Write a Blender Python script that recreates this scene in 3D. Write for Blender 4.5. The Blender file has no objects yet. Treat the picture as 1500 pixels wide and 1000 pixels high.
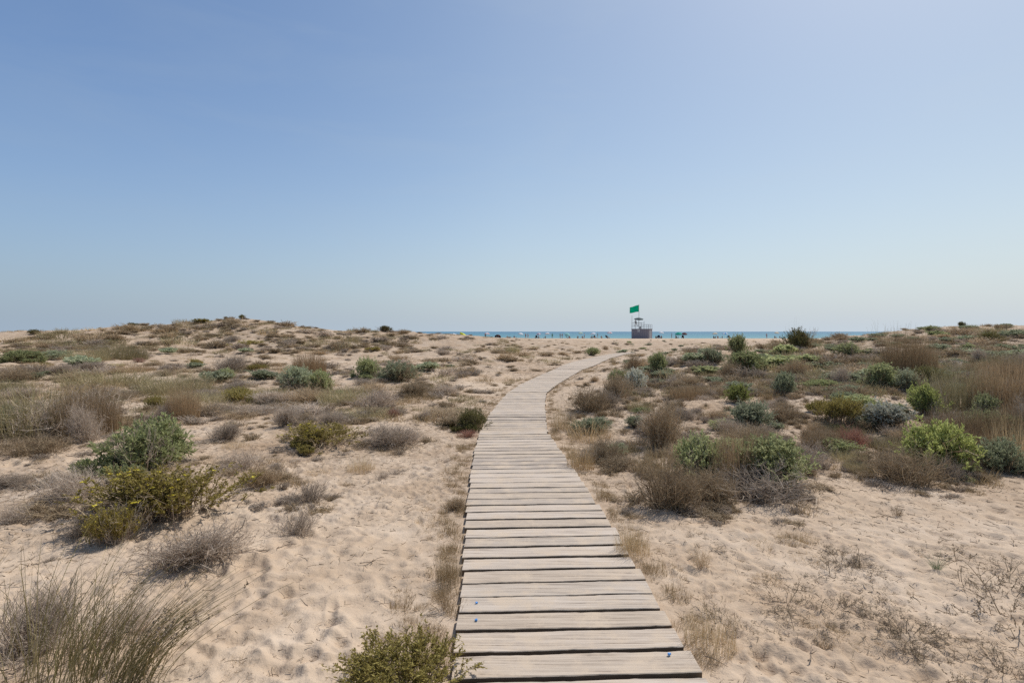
# Dune path to the beach: sand, boardwalk, scrub, lifeguard tower, bathers, sea and sky.
import bpy, math, random
import numpy as np
from mathutils import Vector, Euler

sc = bpy.context.scene
COL = sc.collection
R = math.radians
rng = np.random.default_rng(7)
random.seed(7)

# ------------------------------------------------------------------ camera
F = 750.0                 # focal length in photo pixels (1500 wide)
HZ = 485.5                # horizon row
CZ = 1.70                 # eye height
PITCH = math.atan((500 - HZ) / F)
cam = bpy.data.cameras.new("camera"); camo = bpy.data.objects.new("camera", cam); COL.objects.link(camo)
cam.sensor_width = 36; cam.lens = 18; cam.clip_start = 0.05; cam.clip_end = 60000
camo.location = (0, 0, CZ); camo.rotation_euler = (math.pi / 2 - PITCH, 0, 0)
sc.camera = camo

SUN_AZ, SUN_EL = R(48), R(56)      # azimuth clockwise from +Y (towards the sea)

# ------------------------------------------------------------------ helpers
def smooth(a, b, x):
    t = np.clip((x - a) / (b - a), 0, 1); return t * t * (3 - 2 * t)

def vnoise(x, y, seed=0):
    xi = np.floor(x).astype(np.int64); yi = np.floor(y).astype(np.int64)
    fx = x - xi; fy = y - yi
    fx = fx * fx * fx * (fx * (fx * 6 - 15) + 10); fy = fy * fy * fy * (fy * (fy * 6 - 15) + 10)
    def h(i, j):
        n = (i * 374761393 + j * 668265263 + seed * 982451653) & 0x7fffffff
        n = ((n ^ (n >> 13)) * 1274126177) & 0x7fffffff
        n = n ^ (n >> 16)
        return (n & 0xffff) / 65535.0
    a = h(xi, yi); b = h(xi + 1, yi); c = h(xi, yi + 1); d = h(xi + 1, yi + 1)
    return (a * (1 - fx) + b * fx) * (1 - fy) + (c * (1 - fx) + d * fx) * fy

def fbm(x, y, seed=0, oct=4):
    s = 0; a = .5
    for k in range(oct):
        s = s + a * (vnoise(x, y, seed + k) - .5); x = x * 2.03 + 13.7; y = y * 2.03 + 7.1; a *= .5
    return s

def mesh_np(name, V, Q, mat=None, rnd=None, smooth_shade=False, mats=None, midx=None):
    me = bpy.data.meshes.new(name)
    V = np.ascontiguousarray(V, dtype=np.float32); Q = np.ascontiguousarray(Q, dtype=np.int32)
    k = Q.shape[1]
    me.vertices.add(len(V)); me.vertices.foreach_set("co", V.ravel())
    me.loops.add(Q.size); me.loops.foreach_set("vertex_index", Q.ravel())
    me.polygons.add(len(Q)); me.polygons.foreach_set("loop_start", np.arange(0, Q.size, k, dtype=np.int32))
    if smooth_shade: me.polygons.foreach_set("use_smooth", np.ones(len(Q), dtype=bool))
    else: me.polygons.foreach_set("use_smooth", np.zeros(len(Q), dtype=bool))
    for m in (mats or ([mat] if mat else [])): me.materials.append(m)
    if midx is not None: me.polygons.foreach_set("material_index", np.asarray(midx, dtype=np.int32))
    if rnd is not None:
        at = me.attributes.new("rnd", 'FLOAT', 'POINT'); at.data.foreach_set("value", np.ascontiguousarray(rnd, dtype=np.float32))
    me.update(calc_edges=True); me.validate()
    return me

def link(name, data, parent=None, loc=None, rot=None, scale=None):
    o = bpy.data.objects.new(name, data); COL.objects.link(o)
    if parent is not None: o.parent = parent
    if loc is not None: o.location = loc
    if rot is not None: o.rotation_euler = rot
    if scale is not None: o.scale = scale
    return o

def tag(o, label=None, cat=None, group=None, kind=None):
    if label: o["label"] = label
    if cat: o["category"] = cat
    if group: o["group"] = group
    if kind: o["kind"] = kind
    return o

class MB:
    """collects quads / tris of solid shapes, builds one mesh"""
    def __init__(s): s.v = []; s.f = []; s.m = []
    def add(s, vs, fs, mi=0):
        n = len(s.v); s.v += [tuple(map(float, p)) for p in vs]; s.f += [tuple(n + i for i in f) for f in fs]; s.m += [mi] * len(fs)
    def box(s, x0, x1, y0, y1, z0, z1, mi=0):
        s.add([(x0,y0,z0),(x1,y0,z0),(x1,y1,z0),(x0,y1,z0),(x0,y0,z1),(x1,y0,z1),(x1,y1,z1),(x0,y1,z1)],
              [(0,3,2,1),(4,5,6,7),(0,1,5,4),(1,2,6,5),(2,3,7,6),(3,0,4,7)], mi)
    def tube(s, a, b, r, r2=None, n=8, mi=0):
        a = Vector(a); b = Vector(b); d = (b - a).normalized(); r2 = r if r2 is None else r2
        u = d.orthogonal().normalized(); w = d.cross(u)
        A = []; B = []
        for i in range(n):
            t = 2 * math.pi * i / n; o = u * math.cos(t) + w * math.sin(t)
            A.append(a + o * r); B.append(b + o * r2)
        s.add(A + B, [(i, (i + 1) % n, n + (i + 1) % n, n + i) for i in range(n)] + [tuple(range(n - 1, -1, -1)), tuple(range(n, 2 * n))], mi)
    def mesh(s, name, mats, smooth_shade=False):
        me = bpy.data.meshes.new(name); me.from_pydata(s.v, [], s.f)
        for m in (mats if isinstance(mats, (list, tuple)) else [mats]): me.materials.append(m)
        for p, mi in zip(me.polygons, s.m): p.material_index = mi; p.use_smooth = smooth_shade
        me.update(); return me
    def obj(s, name, mats, parent=None, **k): return link(name, s.mesh(name, mats), parent, **k)

# ------------------------------------------------------------------ materials
def newmat(name):
    m = bpy.data.materials.new(name); m.use_nodes = True; nt = m.node_tree; nt.nodes.clear()
    return m, nt, (lambda t, **k: _n(nt, t, **k)), nt.links.new
def _n(nt, t, **k):
    n = nt.nodes.new(t)
    for a, b in k.items(): setattr(n, a, b)
    return n
def ramp(N, stops):
    r = N('ShaderNodeValToRGB'); e = r.color_ramp.elements
    while len(e) < len(stops): e.new(.5)
    for el, (p, c) in zip(e, stops): el.position = p; el.color = (*c, 1)
    return r

def plantmat(name, cols, trans=.25, rough=.75, spec=.2, var=.25):
    """leaf / twig: colour varies leaf by leaf and plant by plant; thin, lets light through"""
    m, nt, N, L = newmat(name)
    at = N('ShaderNodeAttribute', attribute_name="rnd"); oi = N('ShaderNodeObjectInfo')
    k = len(cols); rp = ramp(N, [(i / max(k - 1, 1), c) for i, c in enumerate(cols)])
    ad = N('ShaderNodeMath', operation='MULTIPLY_ADD'); ad.inputs[1].default_value = .45; L(oi.outputs['Random'], ad.inputs[0])
    a2 = N('ShaderNodeMath', operation='MULTIPLY_ADD'); a2.inputs[1].default_value = .75; a2.inputs[2].default_value = -.1
    L(at.outputs['Fac'], a2.inputs[0]); L(a2.outputs[0], ad.inputs[2]); L(ad.outputs[0], rp.inputs[0])
    hs = N('ShaderNodeHueSaturation'); mr = N('ShaderNodeMapRange'); mr.inputs['To Min'].default_value = 1 - var; mr.inputs['To Max'].default_value = 1 + var * 1.3
    fr = N('ShaderNodeMath', operation='FRACT'); mu = N('ShaderNodeMath', operation='MULTIPLY'); mu.inputs[1].default_value = 17.31
    L(oi.outputs['Random'], mu.inputs[0]); L(mu.outputs[0], fr.inputs[0]); L(fr.outputs[0], mr.inputs['Value'])
    L(mr.outputs[0], hs.inputs['Value']); L(rp.outputs[0], hs.inputs['Color'])
    p = N('ShaderNodeBsdfPrincipled'); p.inputs['Roughness'].default_value = rough; p.inputs['Specular IOR Level'].default_value = spec
    L(hs.outputs[0], p.inputs['Base Color']); out = N('ShaderNodeOutputMaterial')
    if trans > 0:
        t = N('ShaderNodeBsdfTranslucent'); L(hs.outputs[0], t.inputs['Color']); mx = N('ShaderNodeMixShader'); mx.inputs[0].default_value = trans
        L(p.outputs[0], mx.inputs[1]); L(t.outputs[0], mx.inputs[2]); L(mx.outputs[0], out.inputs[0])
    else: L(p.outputs[0], out.inputs[0])
    return m

def plain(name, col, rough=.6, spec=.3, metal=0, noise=.12, scale=6, trans=0):
    m, nt, N, L = newmat(name)
    p = N('ShaderNodeBsdfPrincipled'); p.inputs['Roughness'].default_value = rough; p.inputs['Specular IOR Level'].default_value = spec; p.inputs['Metallic'].default_value = metal
    g = N('ShaderNodeNewGeometry'); nz = N('ShaderNodeTexNoise'); nz.inputs['Scale'].default_value = scale; nz.inputs['Detail'].default_value = 5
    L(g.outputs['Position'], nz.inputs['Vector'])
    rp = ramp(N, [(.3, tuple(c * (1 - noise) for c in col)), (.7, tuple(min(1, c * (1 + noise)) for c in col))])
    L(nz.outputs['Fac'], rp.inputs[0]); L(rp.outputs[0], p.inputs['Base Color']); out = N('ShaderNodeOutputMaterial')
    if trans:
        t = N('ShaderNodeBsdfTranslucent'); L(rp.outputs[0], t.inputs['Color']); mx = N('ShaderNodeMixShader'); mx.inputs[0].default_value = trans
        L(p.outputs[0], mx.inputs[1]); L(t.outputs[0], mx.inputs[2]); L(mx.outputs[0], out.inputs[0])
    else: L(p.outputs[0], out.inputs[0])
    return m

def sandmat():
    m, nt, N, L = newmat("sand")
    g = N('ShaderNodeNewGeometry'); P = g.outputs['Position']
    def nz(scale, det=4, rough=.55):
        n = N('ShaderNodeTexNoise'); n.inputs['Scale'].default_value = scale; n.inputs['Detail'].default_value = det; n.inputs['Roughness'].default_value = rough
        L(P, n.inputs['Vector']); return n.outputs['Fac']
    base = ramp(N, [(.3, (.425, .318, .225)), (.5, (.485, .374, .273)), (.72, (.555, .445, .342))]); L(nz(1.3, 6, .65), base.inputs[0])
    # damp / dirty patches
    patch = ramp(N, [(.46, (1, 1, 1)), (.66, (.80, .74, .67))]); L(nz(.35, 7, .68), patch.inputs[0])
    mx = N('ShaderNodeMix', data_type='RGBA', blend_type='MULTIPLY'); mx.inputs[0].default_value = 1
    L(base.outputs[0], mx.inputs[6]); L(patch.outputs[0], mx.inputs[7])
    # plant litter crumbs: small dark specks, clustered, only on the vegetated dunes and their edges
    at = N('ShaderNodeAttribute', attribute_name="rnd")
    sp = N('ShaderNodeTexNoise'); sp.inputs['Scale'].default_value = 46; sp.inputs['Detail'].default_value = 3; sp.inputs['Roughness'].default_value = .7; L(P, sp.inputs['Vector'])
    sp2 = N('ShaderNodeTexNoise'); sp2.inputs['Scale'].default_value = 9; sp2.inputs['Detail'].default_value = 5; sp2.inputs['Roughness'].default_value = .75; L(P, sp2.inputs['Vector'])
    s1 = ramp(N, [(.56, (0, 0, 0)), (.68, (1, 1, 1))]); L(sp.outputs['Fac'], s1.inputs[0])
    s2 = ramp(N, [(.44, (0, 0, 0)), (.66, (1, 1, 1))]); L(sp2.outputs['Fac'], s2.inputs[0])
    m1 = N('ShaderNodeMath', operation='MAXIMUM'); L(s1.outputs[0], m1.inputs[0]); L(s2.outputs[0], m1.inputs[1])
    m2 = N('ShaderNodeMath', operation='MULTIPLY'); L(m1.outputs[0], m2.inputs[0]); L(at.outputs['Fac'], m2.inputs[1])
    m3 = N('ShaderNodeMix', data_type='RGBA'); L(m2.outputs[0], m3.inputs[0]); L(mx.outputs[2], m3.inputs[6]); m3.inputs[7].default_value = (.25, .18, .125, 1)
    p = N('ShaderNodeBsdfPrincipled'); p.inputs['Roughness'].default_value = .95; p.inputs['Specular IOR Level'].default_value = .1
    L(m3.outputs[2], p.inputs['Base Color'])
    b1 = N('ShaderNodeBump'); b1.inputs['Distance'].default_value = .03; b1.inputs['Strength'].default_value = .8; L(nz(7.5, 6, .6), b1.inputs['Height'])
    b2 = N('ShaderNodeBump'); b2.inputs['Distance'].default_value = .006; b2.inputs['Strength'].default_value = .6; L(nz(70, 4, .7), b2.inputs['Height']); L(b1.outputs[0], b2.inputs['Normal'])
    L(b2.outputs[0], p.inputs['Normal']); out = N('ShaderNodeOutputMaterial'); L(p.outputs[0], out.inputs[0])
    return m

def woodmat():
    m, nt, N, L = newmat("weathered_wood")
    g = N('ShaderNodeNewGeometry'); at = N('ShaderNodeAttribute', attribute_name="rnd")
    off = N('ShaderNodeCombineXYZ'); mu = N('ShaderNodeMath', operation='MULTIPLY'); mu.inputs[1].default_value = 37.; L(at.outputs['Fac'], mu.inputs[0]); L(mu.outputs[0], off.inputs[0]); L(mu.outputs[0], off.inputs[2])
    ad = N('ShaderNodeVectorMath', operation='ADD'); L(g.outputs['Position'], ad.inputs[0]); L(off.outputs[0], ad.inputs[1])
    mp = N('ShaderNodeMapping'); mp.inputs['Scale'].default_value = (1.8, 62, 62); L(ad.outputs[0], mp.inputs[0])
    n1 = N('ShaderNodeTexNoise'); n1.inputs['Scale'].default_value = 1; n1.inputs['Detail'].default_value = 7; n1.inputs['Roughness'].default_value = .65; n1.inputs['Distortion'].default_value = .6; L(mp.outputs[0], n1.inputs['Vector'])
    grain = ramp(N, [(.32, (.20, .16, .128)), (.42, (.395, .33, .272)), (.55, (.49, .418, .35)), (.75, (.60, .52, .445))]); L(n1.outputs['Fac'], grain.inputs[0])
    tint = ramp(N, [(0, (.78, .765, .755)), (.3, (.98, .97, .95)), (.6, (1.08, 1.065, 1.05)), (.85, (.93, .89, .83)), (1, (.84, .83, .83))]); L(at.outputs['Fac'], tint.inputs[0])
    mx = N('ShaderNodeMix', data_type='RGBA', blend_type='MULTIPLY'); mx.inputs[0].default_value = 1; L(grain.outputs[0], mx.inputs[6]); L(tint.outputs[0], mx.inputs[7])
    mpc = N('ShaderNodeMapping'); mpc.inputs['Scale'].default_value = (1.1, 150, 150); L(ad.outputs[0], mpc.inputs[0])
    nc = N('ShaderNodeTexNoise'); nc.inputs['Scale'].default_value = 1; nc.inputs['Detail'].default_value = 4; nc.inputs['Distortion'].default_value = .4; L(mpc.outputs[0], nc.inputs['Vector'])
    cr = ramp(N, [(.30, (.42, .37, .33)), (.37, (1, 1, 1))]); L(nc.outputs['Fac'], cr.inputs[0])
    mc = N('ShaderNodeMix', data_type='RGBA', blend_type='MULTIPLY'); mc.inputs[0].default_value = 1; L(mx.outputs[2], mc.inputs[6]); L(cr.outputs[0], mc.inputs[7]); mx = mc
    # blown sand lying on the boards
    n2 = N('ShaderNodeTexNoise'); n2.inputs['Scale'].default_value = 5; n2.inputs['Detail'].default_value = 7; n2.inputs['Roughness'].default_value = .75; L(g.outputs['Position'], n2.inputs['Vector'])
    sd = ramp(N, [(.47, (0, 0, 0)), (.64, (.85, .85, .85))]); L(n2.outputs['Fac'], sd.inputs[0])
    m3 = N('ShaderNodeMix', data_type='RGBA'); L(sd.outputs[0], m3.inputs[0]); L(mx.outputs[2], m3.inputs[6]); m3.inputs[7].default_value = (.52, .415, .31, 1)
    p = N('ShaderNodeBsdfPrincipled'); p.inputs['Roughness'].default_value = .85; p.inputs['Specular IOR Level'].default_value = .2; L(m3.outputs[2], p.inputs['Base Color'])
    b = N('ShaderNodeBump'); b.inputs['Distance'].default_value = .006; b.inputs['Strength'].default_value = .8; L(n1.outputs['Fac'], b.inputs['Height']); L(b.outputs[0], p.inputs['Normal'])
    out = N('ShaderNodeOutputMaterial'); L(p.outputs[0], out.inputs[0]); return m

def seamat():
    m, nt, N, L = newmat("sea_water")
    g = N('ShaderNodeNewGeometry'); mp = N('ShaderNodeMapping'); mp.inputs['Scale'].default_value = (.05, .22, 1); L(g.outputs['Position'], mp.inputs[0])
    n = N('ShaderNodeTexNoise'); n.inputs['Scale'].default_value = 1; n.inputs['Detail'].default_value = 8; n.inputs['Roughness'].default_value = .6; L(mp.outputs[0], n.inputs['Vector'])
    sx = N('ShaderNodeSeparateXYZ'); L(g.outputs['Position'], sx.inputs[0])
    mr = N('ShaderNodeMapRange'); mr.inputs['From Min'].default_value = 205; mr.inputs['From Max'].default_value = 900; L(sx.outputs[1], mr.inputs['Value'])
    dep = ramp(N, [(0, (.125, .265, .285)), (.25, (.09, .215, .265)), (1, (.075, .175, .25))]); L(mr.outputs[0], dep.inputs[0])
    p = N('ShaderNodeBsdfPrincipled'); p.inputs['Roughness'].default_value = .45; p.inputs['IOR'].default_value = 1.33; p.inputs['Specular IOR Level'].default_value = .18
    L(dep.outputs[0], p.inputs['Base Color'])
    b = N('ShaderNodeBump'); b.inputs['Distance'].default_value = 1.0; b.inputs['Strength'].default_value = .6; L(n.outputs['Fac'], b.inputs['Height']); L(b.outputs[0], p.inputs['Normal'])
    out = N('ShaderNodeOutputMaterial'); L(p.outputs[0], out.inputs[0]); return m

# ------------------------------------------------------------------ ground shape
# control points: photo column, photo row, distance along the view (m); the height follows
CP = []
def cp(px, py, d, z=None):
    CP.append(((px - 750) / F * d, d, CZ - (py - HZ) / F * d if z is None else z))
ZP = -.02
for px, d in ((850,2.5),(796,4),(766,6),(757,10),(777,15),(824,21),(866,30),(900,38)): cp(px, 0, d, ZP)
for px, d in ((100,2.2),(400,2.3),(1250,2.4),(1480,2.6),(250,3.6),(540,3.5),(560,6),(1050,3.6),(1280,3.8),(1500,3.9)): cp(px, 0, d, -.01)
for px, py, d in ((60,690,4.7),(300,640,8.4),(480,655,7.4),(60,640,8.0),(200,600,11),(520,600,11)): cp(px, 0, d, .03)
for px, py, d in ((20,560,16),(250,560,16.5),(450,560,17),(620,560,17),(700,545,21),
                  (20,533,24),(200,532,25),(380,530,27),(550,528,28),(700,520,34),(800,512,45),
                  (0,516,36),(150,515,38),(300,515,42),(450,512,44),(600,507,50),
                  (0,487.5,46),(60,487,47),(120,485,48),(190,479,50),(240,477.5,51),(280,475,52),(320,470,54),(350,467.5,55),(375,467.5,55),(395,473,54),
                  (420,480,53),(460,485,53),(510,487.5,55),(560,486,56),(605,488.5,57),(640,490.5,58),(680,491.5,60),(720,494.2,66),(770,496,78),(830,497,95),
                  (120,500,42),(250,498,45),(340,490,49),(420,495,47),(500,497,50)): cp(px, py, d)
for px in (-150, 0, 150, 300, 450, 560): cp(px, 0, 72, .7)
for px in (-200, 100, 300, 500, 700, 850): cp(px, 0, 95, .15)
for px in (900, 1000, 1100, 1200, 1350, 1500, 1700): cp(px, 0, 110, 0)
for px, py, d in ((1000,752,4.75),(1100,738,5.0),(1200,722,5.3),(1400,702,5.8),(1510,690,6.0),
                  (1100,655,7.3),(1300,640,7.8),(1420,640,7.3),(960,640,8.2),(870,600,11),(850,570,14.5),(900,560,15.5),(905,535,25),(930,522,33),
                  (1000,590,11),(1100,600,10),(1200,590,9.6),(1350,600,9),(1480,600,8.6),
                  (1000,545,15.5),(1100,545,14.5),(1200,545,13.5),(1330,545,12.5),(1480,540,12),
                  (1000,516,22),(1100,508,22),(1170,510,20),(1250,505,18.5),(1400,500,18),(1500,495,18),
                  (955,519,30),(1000,513,27),(1060,509,26),(1130,504.5,25),(1200,499,24.5),(1270,492,24),(1330,485,25),(1400,480.5,26),(1470,480.5,27),(1520,479,27),(1650,477,26)): cp(px, py, d)
for px, z in ((1000,.1),(1100,.25),(1200,.45),(1350,.6),(1500,.7),(1650,.7)): cp(px, 0, 42, z)
for px in (980, 1100, 1250, 1400, 1600): cp(px, 0, 70, 0)
cp(-100, 0, 3, 0); cp(-100, 0, 12, .15); cp(1620, 0, 4, 0); cp(1650, 0, 9, .5)
CP = np.array(CP)
def uv(x, y): return np.stack([np.clip(np.arctan2(x, y), -1.0, 1.0) * 1.6, np.log(np.maximum(np.hypot(x, y), .8))], -1)
_U = uv(CP[:, 0], CP[:, 1])
_K = np.sqrt(((_U[:, None] - _U[None]) ** 2).sum(-1) + .003)
_A = np.zeros((len(CP) + 1,) * 2); _A[:-1, :-1] = _K + np.eye(len(CP)) * -.004; _A[:-1, -1] = 1; _A[-1, :-1] = 1
_W = np.linalg.solve(_A, np.append(CP[:, 2], 0))

# boardwalk edges: photo row -> left and right column
EDGE = [(1400,610,1250),(1100,648,1095),(1000,660,1035),(965,664,1015),(940,667,998),(903,672,974),(885,674,965),(862,676,953),(830,678,931),(800,680,913),(770,681,895),
        (735,685,874),(712,688,858),(690,690,843),(660,695,822),(635,702,803),(612,714,800),(590,730,798),(575,744,801),(562,764,818),(550,790,838),(542,809,852),(536,822,869),(530,838,882),(525,862,893),(522,874,904),(519,890,915),(516,912,932)]
DECK = .03
_ed = np.array([((CZ - DECK) * F / (y - HZ), (l - 750) / F, (r - 750) / F) for y, l, r in EDGE])
_ed[:, 1] *= _ed[:, 0]; _ed[:, 2] *= _ed[:, 0]
def edges(y): return np.interp(y, _ed[:, 0], _ed[:, 1]), np.interp(y, _ed[:, 0], _ed[:, 2])
PATH_END = _ed[-1, 0]

def height0(x, y):
    """ground height without the fine relief"""
    sh = x.shape; x = x.ravel(); y = y.ravel(); u = uv(x, y); z = np.empty(len(x))
    for i in range(0, len(x), 20000):
        k = np.sqrt(((u[i:i + 20000, None] - _U[None]) ** 2).sum(-1) + .003); z[i:i + 20000] = k @ _W[:-1] + _W[-1]
    z = np.clip(z, -.12, 3.4)
    z *= 1 - smooth(R(60), R(110), np.abs(np.arctan2(x, y)))
    r = np.hypot(x, y)
    beach = np.interp(y, [0, 110, 135, 165, 185, 205, 240, 420], [0, 0, -.12, -.5, -.75, -1.3, -2.6, -6])
    w = smooth(85, 112, y)
    z = z * (1 - w) + beach * w
    return z.reshape(sh)

def veg(x, y):
    """how overgrown the sand is, 0..1"""
    n = fbm(x * .22, y * .22, 31, 4)
    v = smooth(-.12, .16, n) * .8
    d = np.hypot(x, y)
    v = np.clip(v + .45 * smooth(18, 40, d), 0, 1.1) * smooth(4.0, 8, d) * (1 - smooth(75, 105, y)) + .18 * (1 - smooth(75, 105, y)) * smooth(3, 9, d)
    l, r = edges(np.clip(y, 1.2, PATH_END)); dist = np.maximum(l - x, x - r)
    v = v + .45 * (1 - smooth(.15, .7, dist)) * smooth(-.2, 0.02, dist) * smooth(2, 4, y) * (1 - smooth(25, 40, y))
    return np.clip(v, 0, 1)

AZ = np.concatenate([np.linspace(-math.pi, R(-56), 34)[:-1], np.linspace(R(-56), R(56), 1000), np.linspace(R(56), math.pi, 34)[1:]])
RR = np.concatenate([[.02, .5, .9], np.geomspace(1.25, 12, 480), np.geomspace(12, 130, 420)[1:], np.geomspace(130, 420, 40)[1:]])
AA, RG = np.meshgrid(AZ, RR)            # rows = rings
GX = np.sin(AA) * RG; GY = np.cos(AA) * RG
GH = height0(GX, GY)
def path_dist(x, y):
    l, r = edges(np.clip(y, 1.0, PATH_END)); d = np.maximum(l - x, x - r)
    return np.where((y > PATH_END) | (y < .6), np.maximum(d, 1.5), d)
PD = path_dist(GX, GY)
am = np.interp(RG, [0, 3, 8, 20, 50, 100, 130], [.05, .06, .12, .26, .42, .28, .05])
GH = GH + fbm(GX * .5, GY * .5, 3, 4) * am * smooth(.1, 1.6, PD) * (1 - smooth(100, 125, GY))
hb = np.interp(RG, [0, 4, 10, 30, 80, 140], [.05, .055, .08, .13, .16, .03])
GH = GH + fbm(GX * 2.3, GY * 2.3, 11, 4) * hb * smooth(0, .8, PD)
PATCH = .3 + 1.5 * smooth(-.12, .16, fbm(GX * .8, GY * .8, 91, 3))
GH = GH + PATCH * fbm(GX * 20, GY * 26, 29, 3) * .019 * smooth(0, .3, PD) * (1 - smooth(8, 20, RG))
GH = GH + PATCH * fbm(GX * 7.5, GY * 10.5, 23, 3) * .028 * smooth(0, .5, PD) * (1 - smooth(20, 60, RG))
inside = smooth(-.01, -.06, PD)
GH = np.where(PD < .45, GH * smooth(-.1, .45, PD) + (1 - smooth(-.1, .45, PD)) * (-.012 + .03 * fbm(GX * 1.7, GY * 1.7, 71, 3) + (.012 + .085 * np.maximum(0, fbm(GX * 1.1, GY * 1.1, 72, 3))) * smooth(0, .3, GX - edges(np.clip(GY, 1, PATH_END))[0] - .3)), GH)
GH = GH * (1 - inside) + inside * -.11

def ground(x, y):
    """bilinear look-up in the ground grid"""
    x = np.atleast_1d(np.asarray(x, float)); y = np.atleast_1d(np.asarray(y, float))
    a = np.interp(np.arctan2(x, y), AZ, np.arange(len(AZ))); r = np.interp(np.hypot(x, y), RR, np.arange(len(RR)))
    i = np.clip(r.astype(int), 0, len(RR) - 2); j = np.clip(a.astype(int), 0, len(AZ) - 2); fi = r - i; fj = a - j
    return (GH[i, j] * (1 - fj) + GH[i, j + 1] * fj) * (1 - fi) + (GH[i + 1, j] * (1 - fj) + GH[i + 1, j + 1] * fj) * fi

_cp, _sp = math.cos(PITCH), math.sin(PITCH)
def rays(px, py):
    a = (np.asarray(px, float) - 750) / F; b = (500 - np.asarray(py, float)) / F
    d = np.stack([a, _cp + b * _sp, -_sp + b * _cp], -1)
    return d
TT = np.geomspace(1.6, 160, 700)
def hit(px, py):
    """where the view through photo pixels meets the ground (nan if it does not)"""
    d = rays(np.atleast_1d(px), np.atleast_1d(py)); n = len(d)
    out = np.full((n, 3), np.nan)
    for i in range(0, n, 500):
        dd = d[i:i + 500]; X = dd[:, None, 0] * TT; Y = dd[:, None, 1] * TT; Z = CZ + dd[:, None, 2] * TT
        below = Z < ground(X.ravel(), Y.ravel()).reshape(X.shape)
        k = below.argmax(1); ok = below.any(1)
        t = TT[k]; out[i:i + 500] = np.where(ok[:, None], np.stack([dd[:, 0] * t, dd[:, 1] * t, ground(dd[:, 0] * t, dd[:, 1] * t)], -1), np.nan)
    return out

# footprints and scuffs in the bare sand, only in the mesh
def dent(x, y, ang, ln, wd, dep):
    r = math.hypot(x, y); a = math.atan2(x, y)
    i0, i1 = np.searchsorted(RR, [r - ln * 2.6, r + ln * 2.6]); j0, j1 = np.searchsorted(AZ, [a - ln * 2.6 / r, a + ln * 2.6 / r])
    if i1 <= i0 or j1 <= j0: return
    X = GX[i0:i1, j0:j1] - x; Y = GY[i0:i1, j0:j1] - y; c, s = math.cos(ang), math.sin(ang)
    u = (X * c + Y * s) / ln; v = (-X * s + Y * c) / wd; q = u * u + v * v
    GF[i0:i1, j0:j1] += (-dep * np.exp(-q * 1.2) + dep * .55 * np.exp(-((np.sqrt(q) - 1.5) ** 2) * 3)) * smooth(0.02, .3, PD[i0:i1, j0:j1])
GF = GH.copy()
for k in range(46):      # walking tracks
    d = 2 + 6 * random.random(); px = random.uniform(-50, 1550); x = (px - 750) / F * d; y = d; a = random.uniform(0, 6.28)
    for s in range(random.randint(3, 9)):
        sd_ = .09 * (1 if s % 2 else -1)
        dent(x - math.sin(a) * sd_, y + math.cos(a) * sd_, a + random.gauss(0, .2), random.uniform(.10, .14), random.uniform(.045, .06), random.uniform(.008, .019)); x += math.cos(a) * .33; y += math.sin(a) * .33; a += random.gauss(0, .15)
for k in range(2600):
    d = 1.9 + 9 * random.random() ** 1.5; px = random.uniform(-100, 1600)
    dent((px - 750) / F * d, d, random.uniform(0, 3.14), random.uniform(.04, .12), random.uniform(.025, .06), random.uniform(.003, .014))

# ------------------------------------------------------------------ plant shapes (unit size: radius 1, height 1)
def ribbons(P, w, tip=.25, r=None, g=rng):
    """P (n,m,3) centre lines -> thin blades; returns V, Q, rnd"""
    n, m, _ = P.shape
    T = np.gradient(P, axis=1); T /= np.linalg.norm(T, axis=-1, keepdims=True) + 1e-9
    S = np.cross(T, g.normal(size=(n, 1, 3))); S /= np.linalg.norm(S, axis=-1, keepdims=True) + 1e-9
    w = np.broadcast_to(np.asarray(w, float).reshape(-1, 1), (n, 1)) * np.linspace(1, tip, m)[None]
    V = np.stack([P - S * w[..., None] / 2, P + S * w[..., None] / 2], 2).reshape(-1, 3)
    b = (np.arange(n)[:, None] * m + np.arange(m - 1)[None]).ravel() * 2
    Q = np.stack([b, b + 1, b + 3, b + 2], -1)
    r = g.random(n) if r is None else r
    return V, Q, np.repeat(r, m * 2)

def leaves(B, D, ln, wd, g=rng, r=None):
    """B base points, D directions -> bent diamond leaves"""
    n = len(B); D = D / (np.linalg.norm(D, axis=-1, keepdims=True) + 1e-9)
    S = np.cross(D, g.normal(size=(n, 3))); S /= np.linalg.norm(S, axis=-1, keepdims=True) + 1e-9
    Nn = np.cross(S, D); ln = np.broadcast_to(ln, (n,))[:, None]; wd = np.broadcast_to(wd, (n,))[:, None]
    mid = B + D * ln * .5 + Nn * ln * .10
    V = np.stack([B, mid - S * wd / 2, B + D * ln - Nn * ln * .05, mid + S * wd / 2], 1).reshape(-1, 3)
    Q = np.arange(n * 4).reshape(n, 4)
    return V, Q, np.repeat(g.random(n) if r is None else r, 4)

def join(parts):
    V = []; Q = []; C = []; k = 0
    for v, q, c in parts: V.append(v); Q.append(q + k); C.append(c); k += len(v)
    return np.concatenate(V), np.concatenate(Q), np.concatenate(C)

def lump(a, g, k=4):
    s = 0
    for i in range(1, k + 1): s = s + np.sin(a * i * 1.0 + g.uniform(0, 6.28)) / (i ** .7)
    return s / 2.2

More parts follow.
